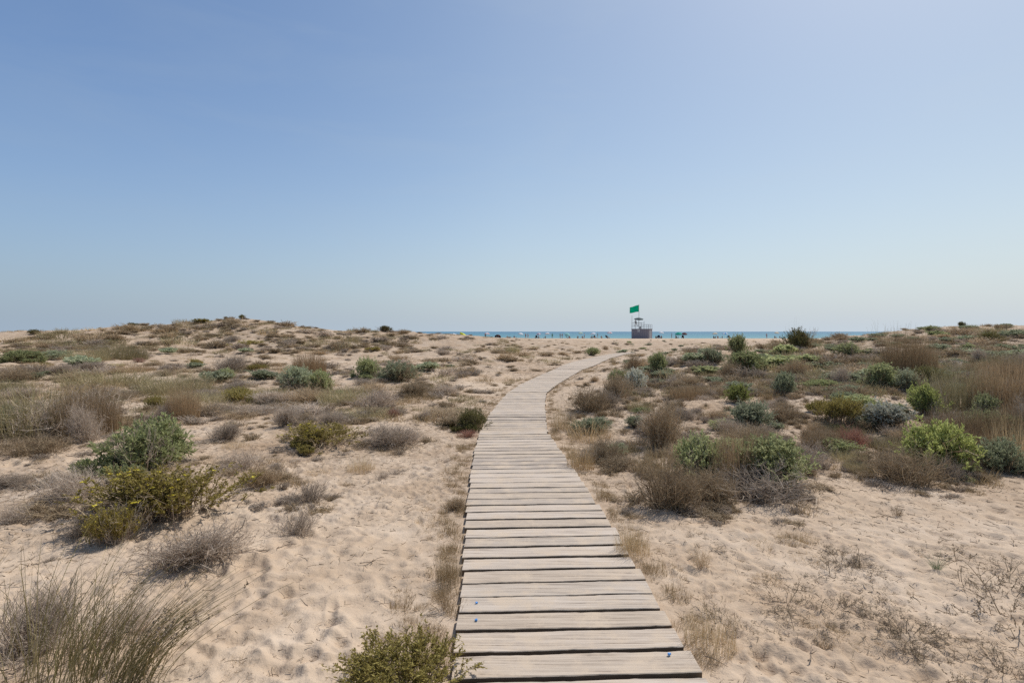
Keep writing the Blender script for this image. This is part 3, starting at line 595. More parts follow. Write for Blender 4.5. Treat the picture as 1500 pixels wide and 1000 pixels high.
TABLE = [
 # left of the boardwalk, near
 ('olive', 606, 914, 1024, 256, "bushy olive-green shrub beside the near end of the boardwalk, cut by the picture's bottom edge"),
 ('oliveflower', 262, 674, 772, 275, "large olive shrub with yellow flowers on the near sand left of the boardwalk"),
 ('oliveflower', 172, 734, 800, 84, "low yellow-green shrub lobe at the shaded front left corner of the large olive shrub"),
 ('grey', 275, 756, 834, 220, "wide grey-purple dry shrub in front of the large flowering olive shrub"),
 ('leafy', 219, 610, 692, 130, "pale green leafy shrub standing behind the large flowering olive shrub"),
 ('grey', 122, 682, 742, 125, "tangle of silvery dead twigs left of the large flowering olive shrub"),
 ('greysparse', 115, 745, 792, 70, "thin grey-green dry tuft left of the yellow-green shrub lobe"),
 ('grey', 30, 690, 716, 80, "flat dead twigs at the picture's left edge beside the silvery tangle"),
 ('greysparse', 15, 728, 768, 60, "thin grey tuft at the left edge above the tall rushes"),
 ('greysparse', 428, 738, 792, 92, "round grey-green tuft on open sand right of the grey-purple dry shrub"),
 ('greysparse', 452, 702, 744, 75, "faint see-through grey shrub just behind the round grey-green tuft"),
 ('brown', 388, 676, 716, 70, "reddish brown low shrub at the right end of the large olive shrub"),
 ('greysparse', 362, 652, 690, 85, "pale grey dry shrub behind the right end of the large olive shrub"),
 ('grey', 78, 566, 644, 175, "dense grey-brown thicket of twigs inside the big tan grass clump"),
 ('tawny', 128, 560, 640, 100, "dense brown upright grass in the right half of the big tan grass clump"),
 ('marram', 60, 556, 640, 190, "big clump of tall tan grass at the left edge of the dunes"),
 ('sage', 22, 590, 636, 50, "grey-green leafy plant at the foot of the big tan grass clump"),
 ('grey', 140, 585, 650, 70, "grey dry shrub at the right end of the big tan grass clump"),
 ('brown', 60, 632, 668, 130, "low fringe of brown litter twigs in front of the big tan grass clump"),
 ('tawny', 268, 560, 616, 50, "upright rusty brown tuft right of the big tan grass clump"),
 ('grey', 232, 586, 622, 50, "small grey twig shrub at the left foot of the upright rusty tuft"),
 ('grey', 325, 612, 648, 72, "low grey dry shrub on sand behind the pale green leafy shrub"),
 ('olive', 354, 564, 590, 60, "small yellow-olive shrub alone on sand in the left middle distance"),
 ('oliveflower', 478, 618, 658, 145, "spiky yellow-green shrub with one bright flower left of the boardwalk bend"),
 ('grey', 575, 614, 656, 115, "purple-grey dry shrub touching the spiky yellow-green shrub's right side"),
 ('grey', 418, 588, 626, 72, "grey-purple dry shrub behind the spiky yellow-green shrub, left of a similar one"),
 ('grey', 490, 594, 624, 80, "low grey-purple dry shrub directly behind the spiky yellow-green shrub"),
 ('sage', 437, 534, 572, 52, "dark grey-green shrub at the left of a mixed clump in the left middle distance"),
 ('leafy', 470, 540, 574, 48, "green shrub at the right of a mixed clump in the left middle distance"),
 ('tawny', 453, 514, 546, 52, "straw-topped grass tuft standing behind the mixed green clump"),
 ('brown', 450, 562, 592, 84, "brown dry shrub in front of the mixed green clump"),
 ('leafy', 541, 522, 556, 46, "green bush in the middle distance, left one of a pair"),
 ('sage', 584, 527, 560, 62, "grey-green bush in the middle distance, right one of a pair"),
 ('grey', 545, 566, 602, 90, "low purple-grey dry shrub in front of the pair of green bushes"),
 ('brown', 608, 552, 580, 84, "long low brown dry shrub right of the pair of green bushes' feet"),
 ('grey', 657, 560, 578, 56, "low grey dry shrub on sand left of the boardwalk's bend"),
 ('red', 576, 595, 612, 26, "tiny rusty red tuft alone on sand behind the purple-grey dry shrub"),
 ('greysparse', 624, 594, 616, 24, "tiny grey tuft on sand between the rusty red tuft and the evergreen bush"),
 ('dark', 690, 596, 632, 62, "dark green evergreen bush overlapping the left edge of the boardwalk"),
 ('red', 686, 626, 642, 44, "reddish dry mat below the dark evergreen bush at the boardwalk"),
 ('straw', 529, 664, 694, 48, "pale straw and green tuft alone on open sand left of the boardwalk"),
 ('brown', 668, 724, 750, 42, "dark brown tuft against the boardwalk's left edge"),
 ('straw', 657, 790, 860, 46, "thin dry straw along the boardwalk's left edge, nearest stretch"),
 ('sparse', 655, 840, 900, 50, "wispy dry stems at the boardwalk's left edge behind the bushy olive-green shrub"),
 ('straw', 615, 570, 590, 50, "faint straw on sand left of the boardwalk's bend"),
 ('olive', 232, 576, 600, 36, "small olive sprig at the left of the upright rusty tuft's base"),
 # left, farther
 ('sage', 42, 544, 558, 40, "small dark sage bush behind the big tan grass clump"),
 ('grey', 92, 530, 550, 58, "rounded grey dry shrub behind the small dark sage bush"),
 ('brown', 18, 536, 560, 60, "brown dry shrub at the left edge behind the big tan grass clump"),
 ('marram', 160, 540, 566, 130, "long low band of tan grass right of the rounded grey shrub"),
 ('marram', 255, 542, 580, 120, "pale tan grass band behind the upright rusty tuft"),
 ('leafy', 332, 538, 556, 30, "small green bush in the left middle distance above the yellow-olive shrub"),
 ('olive', 292, 524, 535, 24, "tiny yellow-olive cushion on bare sand below the far dune"),
 ('olive', 68, 530, 537, 20, "tiny rusty olive cushion below the far green band at left"),
 ('red', 203, 522, 531, 24, "tiny dark red cushion at the right end of the far olive thicket"),
 ('leafy', 28, 512, 532, 64, "green bush band at the far left edge below the dunes"),
 ('sage', 75, 512, 528, 60, "dark green bush in the far band, second from the left edge"),
 ('marram', 128, 508, 530, 62, "tan and olive thicket right of the far dark green bush"),
 ('marram', 178, 502, 527, 80, "broad olive-brown thicket at the foot of the far left dune"),
 ('grey', 212, 510, 526, 44, "grey dry shrub at the right end of the broad olive-brown thicket"),
 ('grey', 330, 516, 545, 70, "flat grey shrub in a drift left of the straw-topped tuft"),
 ('olive', 376, 532, 544, 46, "flat olive cushion left of the straw-topped grass tuft"),
 ('dark', 354, 460, 468, 12, "small round bush standing on the very top of the tallest dune"),
 ('dark', 331, 463, 469, 7, "tiny bush on the tallest dune's top, left of the round bush"),
 ('dark', 196, 472, 478, 18, "dark bush on the crest of the lower left dune"),
 ('dark', 50, 481.5, 490, 20, "dark red-brown bush on the skyline near the left edge"),
 ('dark', 566, 476, 487, 22, "dark spiky bush on the skyline left of the visible sea"),
 ('brown', 590, 481, 490, 28, "brown bush on the skyline just right of the dark spiky one"),
 ('marram', 751, 503, 518, 26, "tall dark tuft on the sand flat below the parasols"),
 ('leafy', 865, 508, 521, 28, "green bush on the sand flat left of the lifeguard tower"),
 ('brown', 888, 505, 513, 15, "little brown tuft between the green bush and the lifeguard tower"),
 ('brown', 800, 514, 523, 40, "low brown tuft on the flat left of the boardwalk's far end"),
 # right of the boardwalk, the near mound
 ('leafy', 1034, 634, 712, 96, "bright green leafy bush at the left of the near right mound"),
 ('leafy', 1132, 636, 724, 122, "dark green leafy bush at the right of the near right mound"),
 ('brown', 975, 664, 756, 125, "dark brown dry shrub at the left front of the near right mound"),
 ('grey', 1105, 672, 745, 190, "shaded grey twig tangle under the green bushes of the near right mound"),
 ('brown', 1035, 678, 744, 125, "brown twig shrub at the middle front of the near right mound"),
 ('tawny', 1082, 622, 716, 110, "tawny grass standing between the two green bushes of the near right mound"),
 ('straw', 962, 640, 700, 70, "pale brown grass on the left shoulder of the near right mound"),
 ('greysparse', 1190, 640, 694, 76, "grey-brown dry shrub trailing from the right end of the near right mound"),
 ('brown', 1100, 622, 660, 130, "brown dry growth along the back of the near right mound"),
 ('straw', 926, 758, 818, 60, "straw-coloured grass beside the boardwalk's right edge"),
 ('straw', 1040, 884, 962, 95, "dry straw-brown bush by the near right edge of the boardwalk"),
 ('sprawl', 1085, 905, 950, 110, "loose dry stems at the right side of the straw-brown bush"),
 ('sparse', 1030, 796, 840, 50, "upright dry weed on sand between the boardwalk and the open sand"),
 ('sprawl', 1150, 845, 905, 130, "straggling dry weed in the middle of the open sand at right"),
 ('sprawl', 1262, 805, 850, 120, "bare branching weed with one upright stalk on the open sand"),
 ('starplant', 1372, 806, 842, 46, "small green star-shaped weed on the open sand at right"),
 ('sparse', 1314, 734, 758, 26, "tiny dark dry tuft on the open sand below the bright green bush"),
 ('sprawl', 1490, 830, 945, 230, "sprawling leafless twig shrub at the lower right edge"),
 ('sprawl', 1345, 925, 975, 110, "creeping dry weed left of the sprawling leafless shrub"),
 ('sprawl', 1470, 955, 1010, 130, "dry weed in the lower right corner below the sprawling shrub"),
 # right dune slope
 ('sage', 1100, 584, 628, 74, "grey-green bush with pale flower heads behind the near right mound"),
 ('brown', 968, 574, 660, 84, "brown dry shrub leaning on the slope right of the boardwalk"),
 ('grey', 985, 600, 640, 110, "grey dry growth trailing behind the brown leaning shrub"),
 ('brown', 868, 560, 605, 74, "brown shrub mass beside the boardwalk's bend"),
 ('brown', 905, 540, 585, 64, "rust-brown shrub behind the mass beside the boardwalk's bend"),
 ('grey', 898, 566, 600, 56, "purple-grey shrub under the silvery bush near the boardwalk's bend"),
 ('silver', 930, 536, 574, 36, "silvery white bush on the slope near the boardwalk's bend"),
 ('leafy', 968, 514, 548, 38, "green bush on the slope behind the silvery white bush"),
 ('brown', 922, 516, 544, 44, "dark brown shrub at the left tip of the right dune"),
 ('leafy', 908, 540, 560, 40, "yellow-green bush left of the silvery white bush"),
 ('leafy', 1096, 512, 548, 62, "broad green bush high on the right dune"),
 ('leafy', 1080, 488, 520, 32, "tall green bush on the right dune crest in front of the sea"),
 ('sage', 1048, 508, 534, 34, "dark sage bush left of the broad green bush"),
 ('bright', 1082, 560, 592, 44, "fresh green tuft on the slope above the near right mound"),
 ('sage', 1146, 542, 582, 38, "grey-green bush in the middle of the right slope"),
 ('dark', 1170, 478, 514, 42, "round dark bush standing against the sea on the right dune crest"),
 ('stalks', 1164, 458, 506, 34, "thin bare stalks rising out of the round dark bush"),
 ('brown', 1168, 520, 556, 50, "dark brown twiggy shrub below the round dark bush"),
 ('grey', 1226, 532, 564, 40, "dark grey twiggy shrub on the right slope, right of a brown one"),
 ('leafy', 1242, 500, 524, 40, "green bush near the right dune's skyline left of the tall brown grass"),
 ('tawny', 1322, 482, 558, 62, "tall rusty brown grass clump high on the right dune"),
 ('tawny', 1348, 494, 554, 46, "shorter rusty grass clump leaning on the right of the tall rusty one"),
 ('stalks', 1310, 462, 505, 80, "thin flower stalks standing against the sky on the right dune"),
 ('dark', 1362, 534, 566, 70, "dark shaded shrub at the right foot of the tall rusty grass"),
 ('leafy', 1294, 530, 570, 50, "green bush below the tall rusty grass, left of pale sprigs"),
 ('sage', 1330, 538, 574, 36, "upright pale green sprigs below the tall rusty grass"),
 ('bright', 1358, 560, 612, 60, "light green bush in the middle of the right slope"),
 ('bright', 1372, 612, 694, 104, "bright yellow-green bush above the open sand at right"),
 ('olive', 1218, 574, 624, 100, "olive-yellow spiny shrub on the right slope"),
 ('red', 1256, 620, 660, 60, "red dry shrub below the olive-yellow spiny shrub"),
 ('silver', 1305, 586, 630, 86, "silvery thistle patch right of the olive-yellow spiny shrub"),
 ('brown', 1330, 648, 714, 120, "olive-brown dry shrub below the bright yellow-green bush"),
 ('grey', 1400, 668, 708, 50, "shadowy grey twigs right of the olive-brown dry shrub"),
 ('leafy', 1440, 574, 618, 44, "dark green bush below the tan grass at the right edge"),
 ('sage', 1470, 640, 695, 70, "grey-green bush at the right edge above the open sand"),
 ('tawny', 1474, 522, 612, 96, "tall tan-brown grass at the right edge of the dune"),
 ('marram', 1405, 526, 604, 90, "tan grass left of the tall grass at the right edge"),
 ('straw', 1478, 600, 680, 70, "bleached straw stems at the right edge below the tall tan-brown grass"),
 ('greysparse', 1385, 590, 640, 70, "grey dead twigs between the light green and the bright yellow-green bushes"),
 ('dark', 1448, 484, 504, 40, "dark bush in a hollow near the right skyline"),
 ('dark', 1410, 470, 480, 12, "tiny dark bush on the right skyline"),
 ('leafy', 1368, 476, 486, 24, "green bush on the right skyline beside the flower stalks"),
 ('brown', 1010, 548, 566, 50, "low brown shrub in the hollow of the right slope"),
 ('brown', 1060, 525, 556, 46, "brown dry shrub left of the broad green bush"),
 ('tawny', 1010, 560, 586, 60, "sparse rusty grass in the hollow of the right slope"),
 ('brown', 1150, 585, 620, 60, "brown dry shrub above the grey-green flowering bush"),
 ('straw', 826, 588, 632, 40, "rusty dry grass along the boardwalk's right edge at the bend"),
 ('straw', 850, 634, 690, 50, "thin pale straw along the boardwalk's right edge, middle stretch"),
]
for row in TABLE: plant(*row)

# tall rushes in the lower left corner: a clump of long stems leaning right, with knots of seed
def rushes():
    g = np.random.default_rng(5); V = []
    o = hit([185], [1000])[0]
    def stems(n, bx, by, hmin, hmax, lx, ly, spread, w):
        b = np.stack([bx + g.normal(size=n) * spread, by + g.normal(size=n) * spread * .8, np.full(n, -.04)], -1)
        h = g.uniform(hmin, hmax, n); ln = np.stack([lx + g.normal(size=n) * .22, ly + g.normal(size=n) * .2], -1)
        t = np.linspace(0, 1, 8)[None, :, None]
        P = b[:, None] + np.stack([ln[:, 0] * h, ln[:, 1] * h, np.zeros(n)], -1)[:, None] * t ** 1.5 + np.array([0, 0, 1.]) * h[:, None, None] * (t - .12 * t ** 3)
        P += g.normal(size=P.shape) * .004 * t
        return P
    A = stems(130, .02, 0, .26, .56, .70, .12, .06, .004); B = stems(210, -.2, .02, .3, .62, .36, .1, .13, .004); Cc = stems(90, -.44, .0, .4, .80, .10, .05, .15, .004)
    P = np.concatenate([A, B, Cc]); me = mesh_np("rush_stems", *ribbons(P, .0042, .35, g=g)[:2], M['rush'], ribbons(P, .0042, .35, g=np.random.default_rng(6))[2])
    root = tag(link("rush_clump", None, loc=tuple(o)), "clump of tall dark rushes leaning right in the lower left corner", "rushes")
    link("stem", me, root)
    for i in list(range(0, 14)) + list(range(100, 108)):
        for t in (5, 6):
            if g.random() < .7:
                c = P[i, t]; n = 10; v, q, cc = leaves(c + g.normal(size=(n, 3)) * .006, g.normal(size=(n, 3)), .016, .008, g)
                link("seed_head", mesh_np("seed_head", v, q, M['bark'], cc), root)
rushes()
p = hit([25], [990])[0]
put('grey', (p[0] - .12, p[1] + .08, p[2]), .36, .30, 1., "grey-brown dry shrub among the rushes at the lower left edge")
p = hit([120], [985])[0]
put('greysparse', (p[0] - .05, p[1] + .22, p[2]), .38, .2, 2., "thin grey twigs behind the rushes in the lower left corner")

# ---- scattered scrub: individual tufts by region, then the rest as ground cover
HAND = []
for k, px, yt, yb, w, *_ in TABLE: HAND.append((px, (yt + yb) / 2, w / 2, (yb - yt) / 2))
HAND = np.array(HAND)
def scatter(n, xr, yr, kinds, wr, hr, seed, thr, pdmin=.25, avoid=True):
    """candidate places drawn evenly over a stretch of the photo's ground"""
    g = np.random.default_rng(seed); px = g.uniform(*xr, n * 6); py = g.uniform(*yr, n * 6); P = hit(px, py)
    ok = ~np.isnan(P[:, 0]); ok &= P[:, 1] < 100
    nn = fbm(P[:, 0] * .16, P[:, 1] * .16, 41, 3); ok &= (nn + g.normal(size=len(nn)) * .05) > thr
    pd = path_dist(np.nan_to_num(P[:, 0]), np.nan_to_num(P[:, 1])); ok &= pd > pdmin
    if avoid:
        inside = (((px[:, None] - HAND[:, 0]) / (HAND[:, 2] * .8)) ** 2 + ((py[:, None] - HAND[:, 1] - HAND[:, 3] * .6) / (HAND[:, 3] * .7 + 1)) ** 2 < 1).any(1); ok &= ~inside
    idx = np.where(ok)[0][:n]; out = []
    for i in idx:
        k = kinds[g.integers(len(kinds))]; w = g.uniform(*wr) * (1.25 if g.random() < .15 else 1); out.append((k, P[i], w, w * g.uniform(*hr)))
    return out
def lay(rows, label_by_kind, group):
    for k, p, w, h in rows: put(k, (p[0], p[1], p[2] - .02), w, h, random.uniform(0, 6.28), label_by_kind(k), group)
far_mix = ['brownfar'] * 8 + ['greyfar'] * 5 + ['marramfar'] * 8 + ['strawfar'] * 5 + ['darkfar', 'olivefar', 'sagefar']
word = dict(brown="brown dry tuft", grey="grey dry tuft", marram="tan grass tuft", straw="pale straw tuft", sage="grey-green bush", leafy="green bush", dark="dark green bush", olive="olive bush", sparse="sparse dry weed", sprawl="creeping dark weed", red="reddish dry tuft", greysparse="thin grey tuft", tawny="rusty grass tuft")
def words(where): return lambda k: "one of many " + word[k[:-3] if k.endswith('far') else k].replace("tuft", "tufts").replace("bush", "bushes").replace("weed", "weeds") + " " + where
PN.update({})
lay(scatter(120, (0, 660), (468, 516), far_mix[:-3] + ['olivefar'], (.5, 1.25), (.3, .6), 1, -.2), words("strewn over the far dune left of the boardwalk"), "tufts on the far left dune")
lay(scatter(75, (0, 700), (516, 560), ['brownfar', 'greyfar', 'marramfar', 'strawfar', 'greyfar', 'brownfar', 'sagefar'], (.25, .75), (.3, .6), 2, -.1), words("on the sand flat before the far left dune"), "tufts on the left sand flat")
lay(scatter(34, (560, 860), (500, 545), ['brownfar', 'greyfar', 'marramfar', 'brownfar'], (.35, .9), (.25, .45), 3, -.15), words("on the flat sand left of the boardwalk's far end"), "tufts near the boardwalk's far end")
lay(scatter(45, (330, 690), (560, 720), ['straw', 'sparse', 'greysparse', 'sparse'], (.07, .2), (.3, .7), 4, -.2), words("on open sand between the left shrubs and the boardwalk"), "small weeds on the left sand")
lay(scatter(120, (900, 1500), (486, 560), ['brownfar'] * 3 + ['greyfar'] * 2 + ['marramfar'] * 3 + ['sagefar', 'leafyfar', 'brownfar'], (.3, .62), (.3, .6), 5, -.4), words("covering the upper right dune"), "tufts on the upper right dune")
lay(scatter(85, (860, 1500), (556, 690), ['brown', 'grey', 'greysparse', 'brown', 'tawny', 'straw', 'sage', 'marram', 'leafy', 'marram'], (.14, .38), (.45, .9), 6, -.3), words("between the bushes of the lower right slope"), "tufts on the lower right slope")
lay(scatter(40, (940, 1500), (690, 990), ['sprawl', 'sparse', 'sprawl', 'straw'], (.05, .14), (.25, .6), 8, -.4), words("dotted about the open sand at right"), "small weeds on the right sand")
lay(scatter(26, (1010, 1520), (790, 1000), ['sprawl'], (.14, .34), (.2, .5), 19, -.5), words("with dark stems creeping over the near right sand"), "creeping weeds on the near right sand")
lay(scatter(30, (230, 660), (700, 990), ['sprawl', 'sparse', 'straw'], (.04, .11), (.25, .6), 9, -.4), words("dotted about the open sand at left"), "small weeds on the near left sand")

lay(scatter(62, (0, 650), (532, 612), ['grey', 'brown', 'marram', 'greysparse', 'grey', 'brown', 'straw', 'tawny'], (.28, .75), (.25, .5), 17, -.1), words("in low mats among the left shrubs"), "low mats in the left middle distance")
lay(scatter(34, (1385, 1540), (530, 668), ['tawny', 'marram', 'tawny', 'grey'], (.22, .5), (.7, 1.2), 18, -.6), words("massed along the right edge of the dune"), "tall growth at the right edge")
# the countless small remainder: dry cover on the dunes, straw along the boards, twig litter
def cover(name, rows, label, mats):
    buf = {m: ([], [], [], [0]) for m in mats}
    g = np.random.default_rng(77)
    for k, p, w, h in rows:
        var = RAW[k][g.integers(len(RAW[k]))]
        a = g.uniform(0, 6.28); c, s = math.cos(a) * w, math.sin(a) * w
        for (v, q, cc), mt in var:
            V, Q, C, n = buf[mt]
            V.append(np.stack([v[:, 0] * c - v[:, 1] * s + p[0], v[:, 0] * s + v[:, 1] * c + p[1], v[:, 2] * h + p[2] - .01], -1)); Q.append(q + n[0]); C.append(np.clip(cc * .7 + g.random() * .3, 0, 1)); n[0] += len(v)
    Vs = []; Qs = []; Cs = []; Ms = []; n = 0
    for i, m in enumerate(mats):
        V, Q, C, k = buf[m]
        if not V: continue
        Vs.append(np.concatenate(V)); Qs.append(np.concatenate(Q) + n); Cs.append(np.concatenate(C)); Ms.append(np.full(len(Qs[-1]), i)); n += k[0]
    me = mesh_np(name, np.concatenate(Vs), np.concatenate(Qs), None, np.concatenate(Cs), mats=[M[m] for m in mats], midx=np.concatenate(Ms))
    tag(link(name, me), label, kind="stuff")
rows = scatter(1050, (-60, 760), (466, 518), far_mix[:-3], (.12, .7), (.25, .5), 11, -.16, avoid=False) + scatter(900, (-60, 760), (512, 625), ['brownfar', 'greyfar', 'strawfar', 'marramfar'], (.05, .34), (.25, .6), 12, -.14, avoid=False) \
     + scatter(1150, (900, 1600), (476, 580), ['brownfar', 'greyfar', 'marramfar', 'strawfar', 'brownfar', 'marramfar', 'sagefar'], (.12, .40), (.28, .6), 13, -.5, avoid=False) + scatter(260, (740, 900), (498, 545), ['brownfar', 'strawfar'], (.06, .32), (.2, .35), 14, -.2) \
     + scatter(800, (830, 1600), (550, 700), ['brownfar', 'strawfar', 'greyfar', 'brownfar'], (.04, .17), (.4, 1.0), 15, -.38, avoid=False)
g = np.random.default_rng(55)
for x, y, r, w, kk in SKIRT:
    gk = dict(leafy='leafyfar', bright='leafyfar', sage='sagefar', olive='olivefar', oliveflower='olivefar', dark='darkfar').get(kk)
    for q in range(4 if gk and 6 < y < 30 else 0):
        a = g.uniform(0, 6.28); o = r * g.uniform(.6, 1.25); X = x + math.cos(a) * o; Y = y + math.sin(a) * o
        if path_dist(np.array([X]), np.array([Y]))[0] > .1: rows.append((gk, (X, Y, float(ground(X, Y)[0])), r * g.uniform(.25, .5), r * g.uniform(.2, .45)))
    for q in range(int(min(16, 4 + w / 10))):
        a = g.uniform(0, 6.28); o = r * g.uniform(.75, 1.45); X = x + math.cos(a) * o; Y = y + math.sin(a) * o * .9
        if path_dist(np.array([X]), np.array([Y]))[0] < .08: continue
        s_ = g.uniform(.05, .13) * (1 + y / 25); rows.append((['brownfar', 'greyfar', 'strawfar', 'greyfar', 'brownfar'][g.integers(5)], (X, Y, float(ground(X, Y)[0])), s_ * g.uniform(.8, 1.6), s_ * g.uniform(.3, .8)))
cover("dune_scrub", rows, "low dry scrub covering the dunes between the larger plants", ['brown', 'grey', 'marram', 'straw', 'sage', 'leaf', 'dark', 'olive', 'bark'])
g = np.random.default_rng(21); rows = []
for i in range(520):
    y = math.exp(g.uniform(math.log(2.6), math.log(24))); l, r = edges(y); o = abs(g.normal()) * .16 + .03; x = l - o if g.random() < .5 else r + o
    if y < 3.4 and x > 0 and g.random() < .4: continue
    w = g.uniform(.03, .10); rows.append((('strawfar', 'straw')[y < 6 and g.random() < .25], (x, y, float(ground(x, y)[0])), w, w * g.uniform(.4, 1.1)))
cover("dry_grass", rows, "short dry straw growing along both edges of the boardwalk", ['straw'])
def litter():
    g = np.random.default_rng(9); n = 38000; d = np.exp(g.uniform(math.log(2.0), math.log(26), n)); u = g.uniform(-1.15, 1.15, n); x = u * d; y = d
    keep = (path_dist(x, y) > .06) & ((veg(x, y) * .9 + .42 + .25 * fbm(x * 1.5, y * 1.5, 5, 2)) > g.random(n)); x = x[keep]; y = y[keep]; n = len(x)
    a = g.uniform(0, 6.28, n); L = g.uniform(.012, .07, n) * np.interp(np.hypot(x, y), [2, 10, 26], [.75, 1.3, 2.6]) * np.where(g.random(n) < .07, 2.6, 1)
    t = np.linspace(-.5, .5, 4)[None]; bend = g.normal(size=(n, 1)) * .3
    X = x[:, None] + (np.cos(a)[:, None] * t - np.sin(a)[:, None] * bend * t * t) * L[:, None]; Y = y[:, None] + (np.sin(a)[:, None] * t + np.cos(a)[:, None] * bend * t * t) * L[:, None]
    Z = ground(X.ravel(), Y.ravel()).reshape(X.shape) + .006 + g.random((n, 4)) * .25 * L[:, None] * (g.random((n, 1)) < .4)
    v, q, c = ribbons(np.stack([X, Y, Z], -1), .0035 * np.interp(np.hypot(x, y), [2, 10, 26], [.9, 2.2, 5]) * g.uniform(.6, 1.4, n), .5, g=g)
    tag(link("plant_litter", mesh_np("plant_litter", v, q, M['litter'], c)), "dead twigs and stalks scattered over the sand", kind="stuff")
litter()
# a few sticks large enough to tell apart
STICK = plain("driftwood", (.27, .205, .15), .9)
for px, py, w, ang, lab in ((545, 825, 34, .45, "short brown stick on bare sand left of the boardwalk"), (405, 806, 52, .35, "long thin twig on the sand in front of the round grey-green tuft"), (1188, 962, 46, .8, "pale curved stick on the open sand right of the straw-brown bush"), (1300, 760, 24, .7, "bleached short stick beside the tiny dark dry tuft")):
    p = hit([px], [py])[0]; ln = w * p[1] / F; b = MB(); pts = [Vector((t * ln * math.cos(ang), t * ln * math.sin(ang) + .12 * ln * math.sin(t * 5), .008 + .012 * abs(math.sin(t * 4)))) for t in np.linspace(-.5, .5, 7)]
    for i in range(6): b.tube(pts[i], pts[i + 1], ln * .022 * (1 - i * .1), ln * .022 * (1 - (i + 1) * .1), 6)
    b.tube(pts[3], pts[3] + Vector((.12 * ln, -.1 * ln, .03)), ln * .014, ln * .006, 5)
    tag(b.obj("stick", STICK, loc=tuple(p + np.array([0, 0, .004])), smooth_shade=True) if False else link("stick", b.mesh("stick", STICK, True), loc=tuple(p + np.array([0, 0, .004]))), lab, "stick")

# ------------------------------------------------------------------ people (one continuous skinned body each)
SKIN = plain("skin_tan", (.40, .23, .15), .6, noise=.04); SKIN2 = plain("skin_brown", (.24, .13, .085), .6, noise=.04); HAIR = plain("hair", (.035, .025, .02), .6)
CLOTH = {k: plain(k + "_cloth", c, .8, .1, noise=.05) for k, c in dict(black=(.02, .02, .025), red=(.5, .05, .05), blue=(.04, .12, .4), white=(.75, .75, .73), navy=(.02, .03, .09), pink=(.65, .2, .3), green=(.05, .25, .12), grey=(.16, .17, .18), orange=(.6, .2, .04)).items()}
def skinned(name, J, B, sub=1):
    """J: joint -> (x, y, z, r); B: list of bones; grows one surface over the skeleton"""
    me = bpy.data.meshes.new(name); ks = list(J); ix = {k: i for i, k in enumerate(ks)}
    me.from_pydata([J[k][:3] for k in ks], [(ix[a], ix[b]) for a, b in B], []); o = bpy.data.objects.new(name, me); COL.objects.link(o)
    m = o.modifiers.new("skin", 'SKIN'); m.use_smooth_shade = True
    for i, k in enumerate(ks):
        s = me.skin_vertices[0].data[i]; r = J[k][3]; s.radius = r if isinstance(r, tuple) else (r, r); s.use_root = (i == 0)
    s = o.modifiers.new("sub", 'SUBSURF'); s.levels = sub; s.render_levels = sub
    dg = bpy.context.evaluated_depsgraph_get(); out = bpy.data.meshes.new_from_object(o.evaluated_get(dg)); bpy.data.objects.remove(o); out.name = name; return out
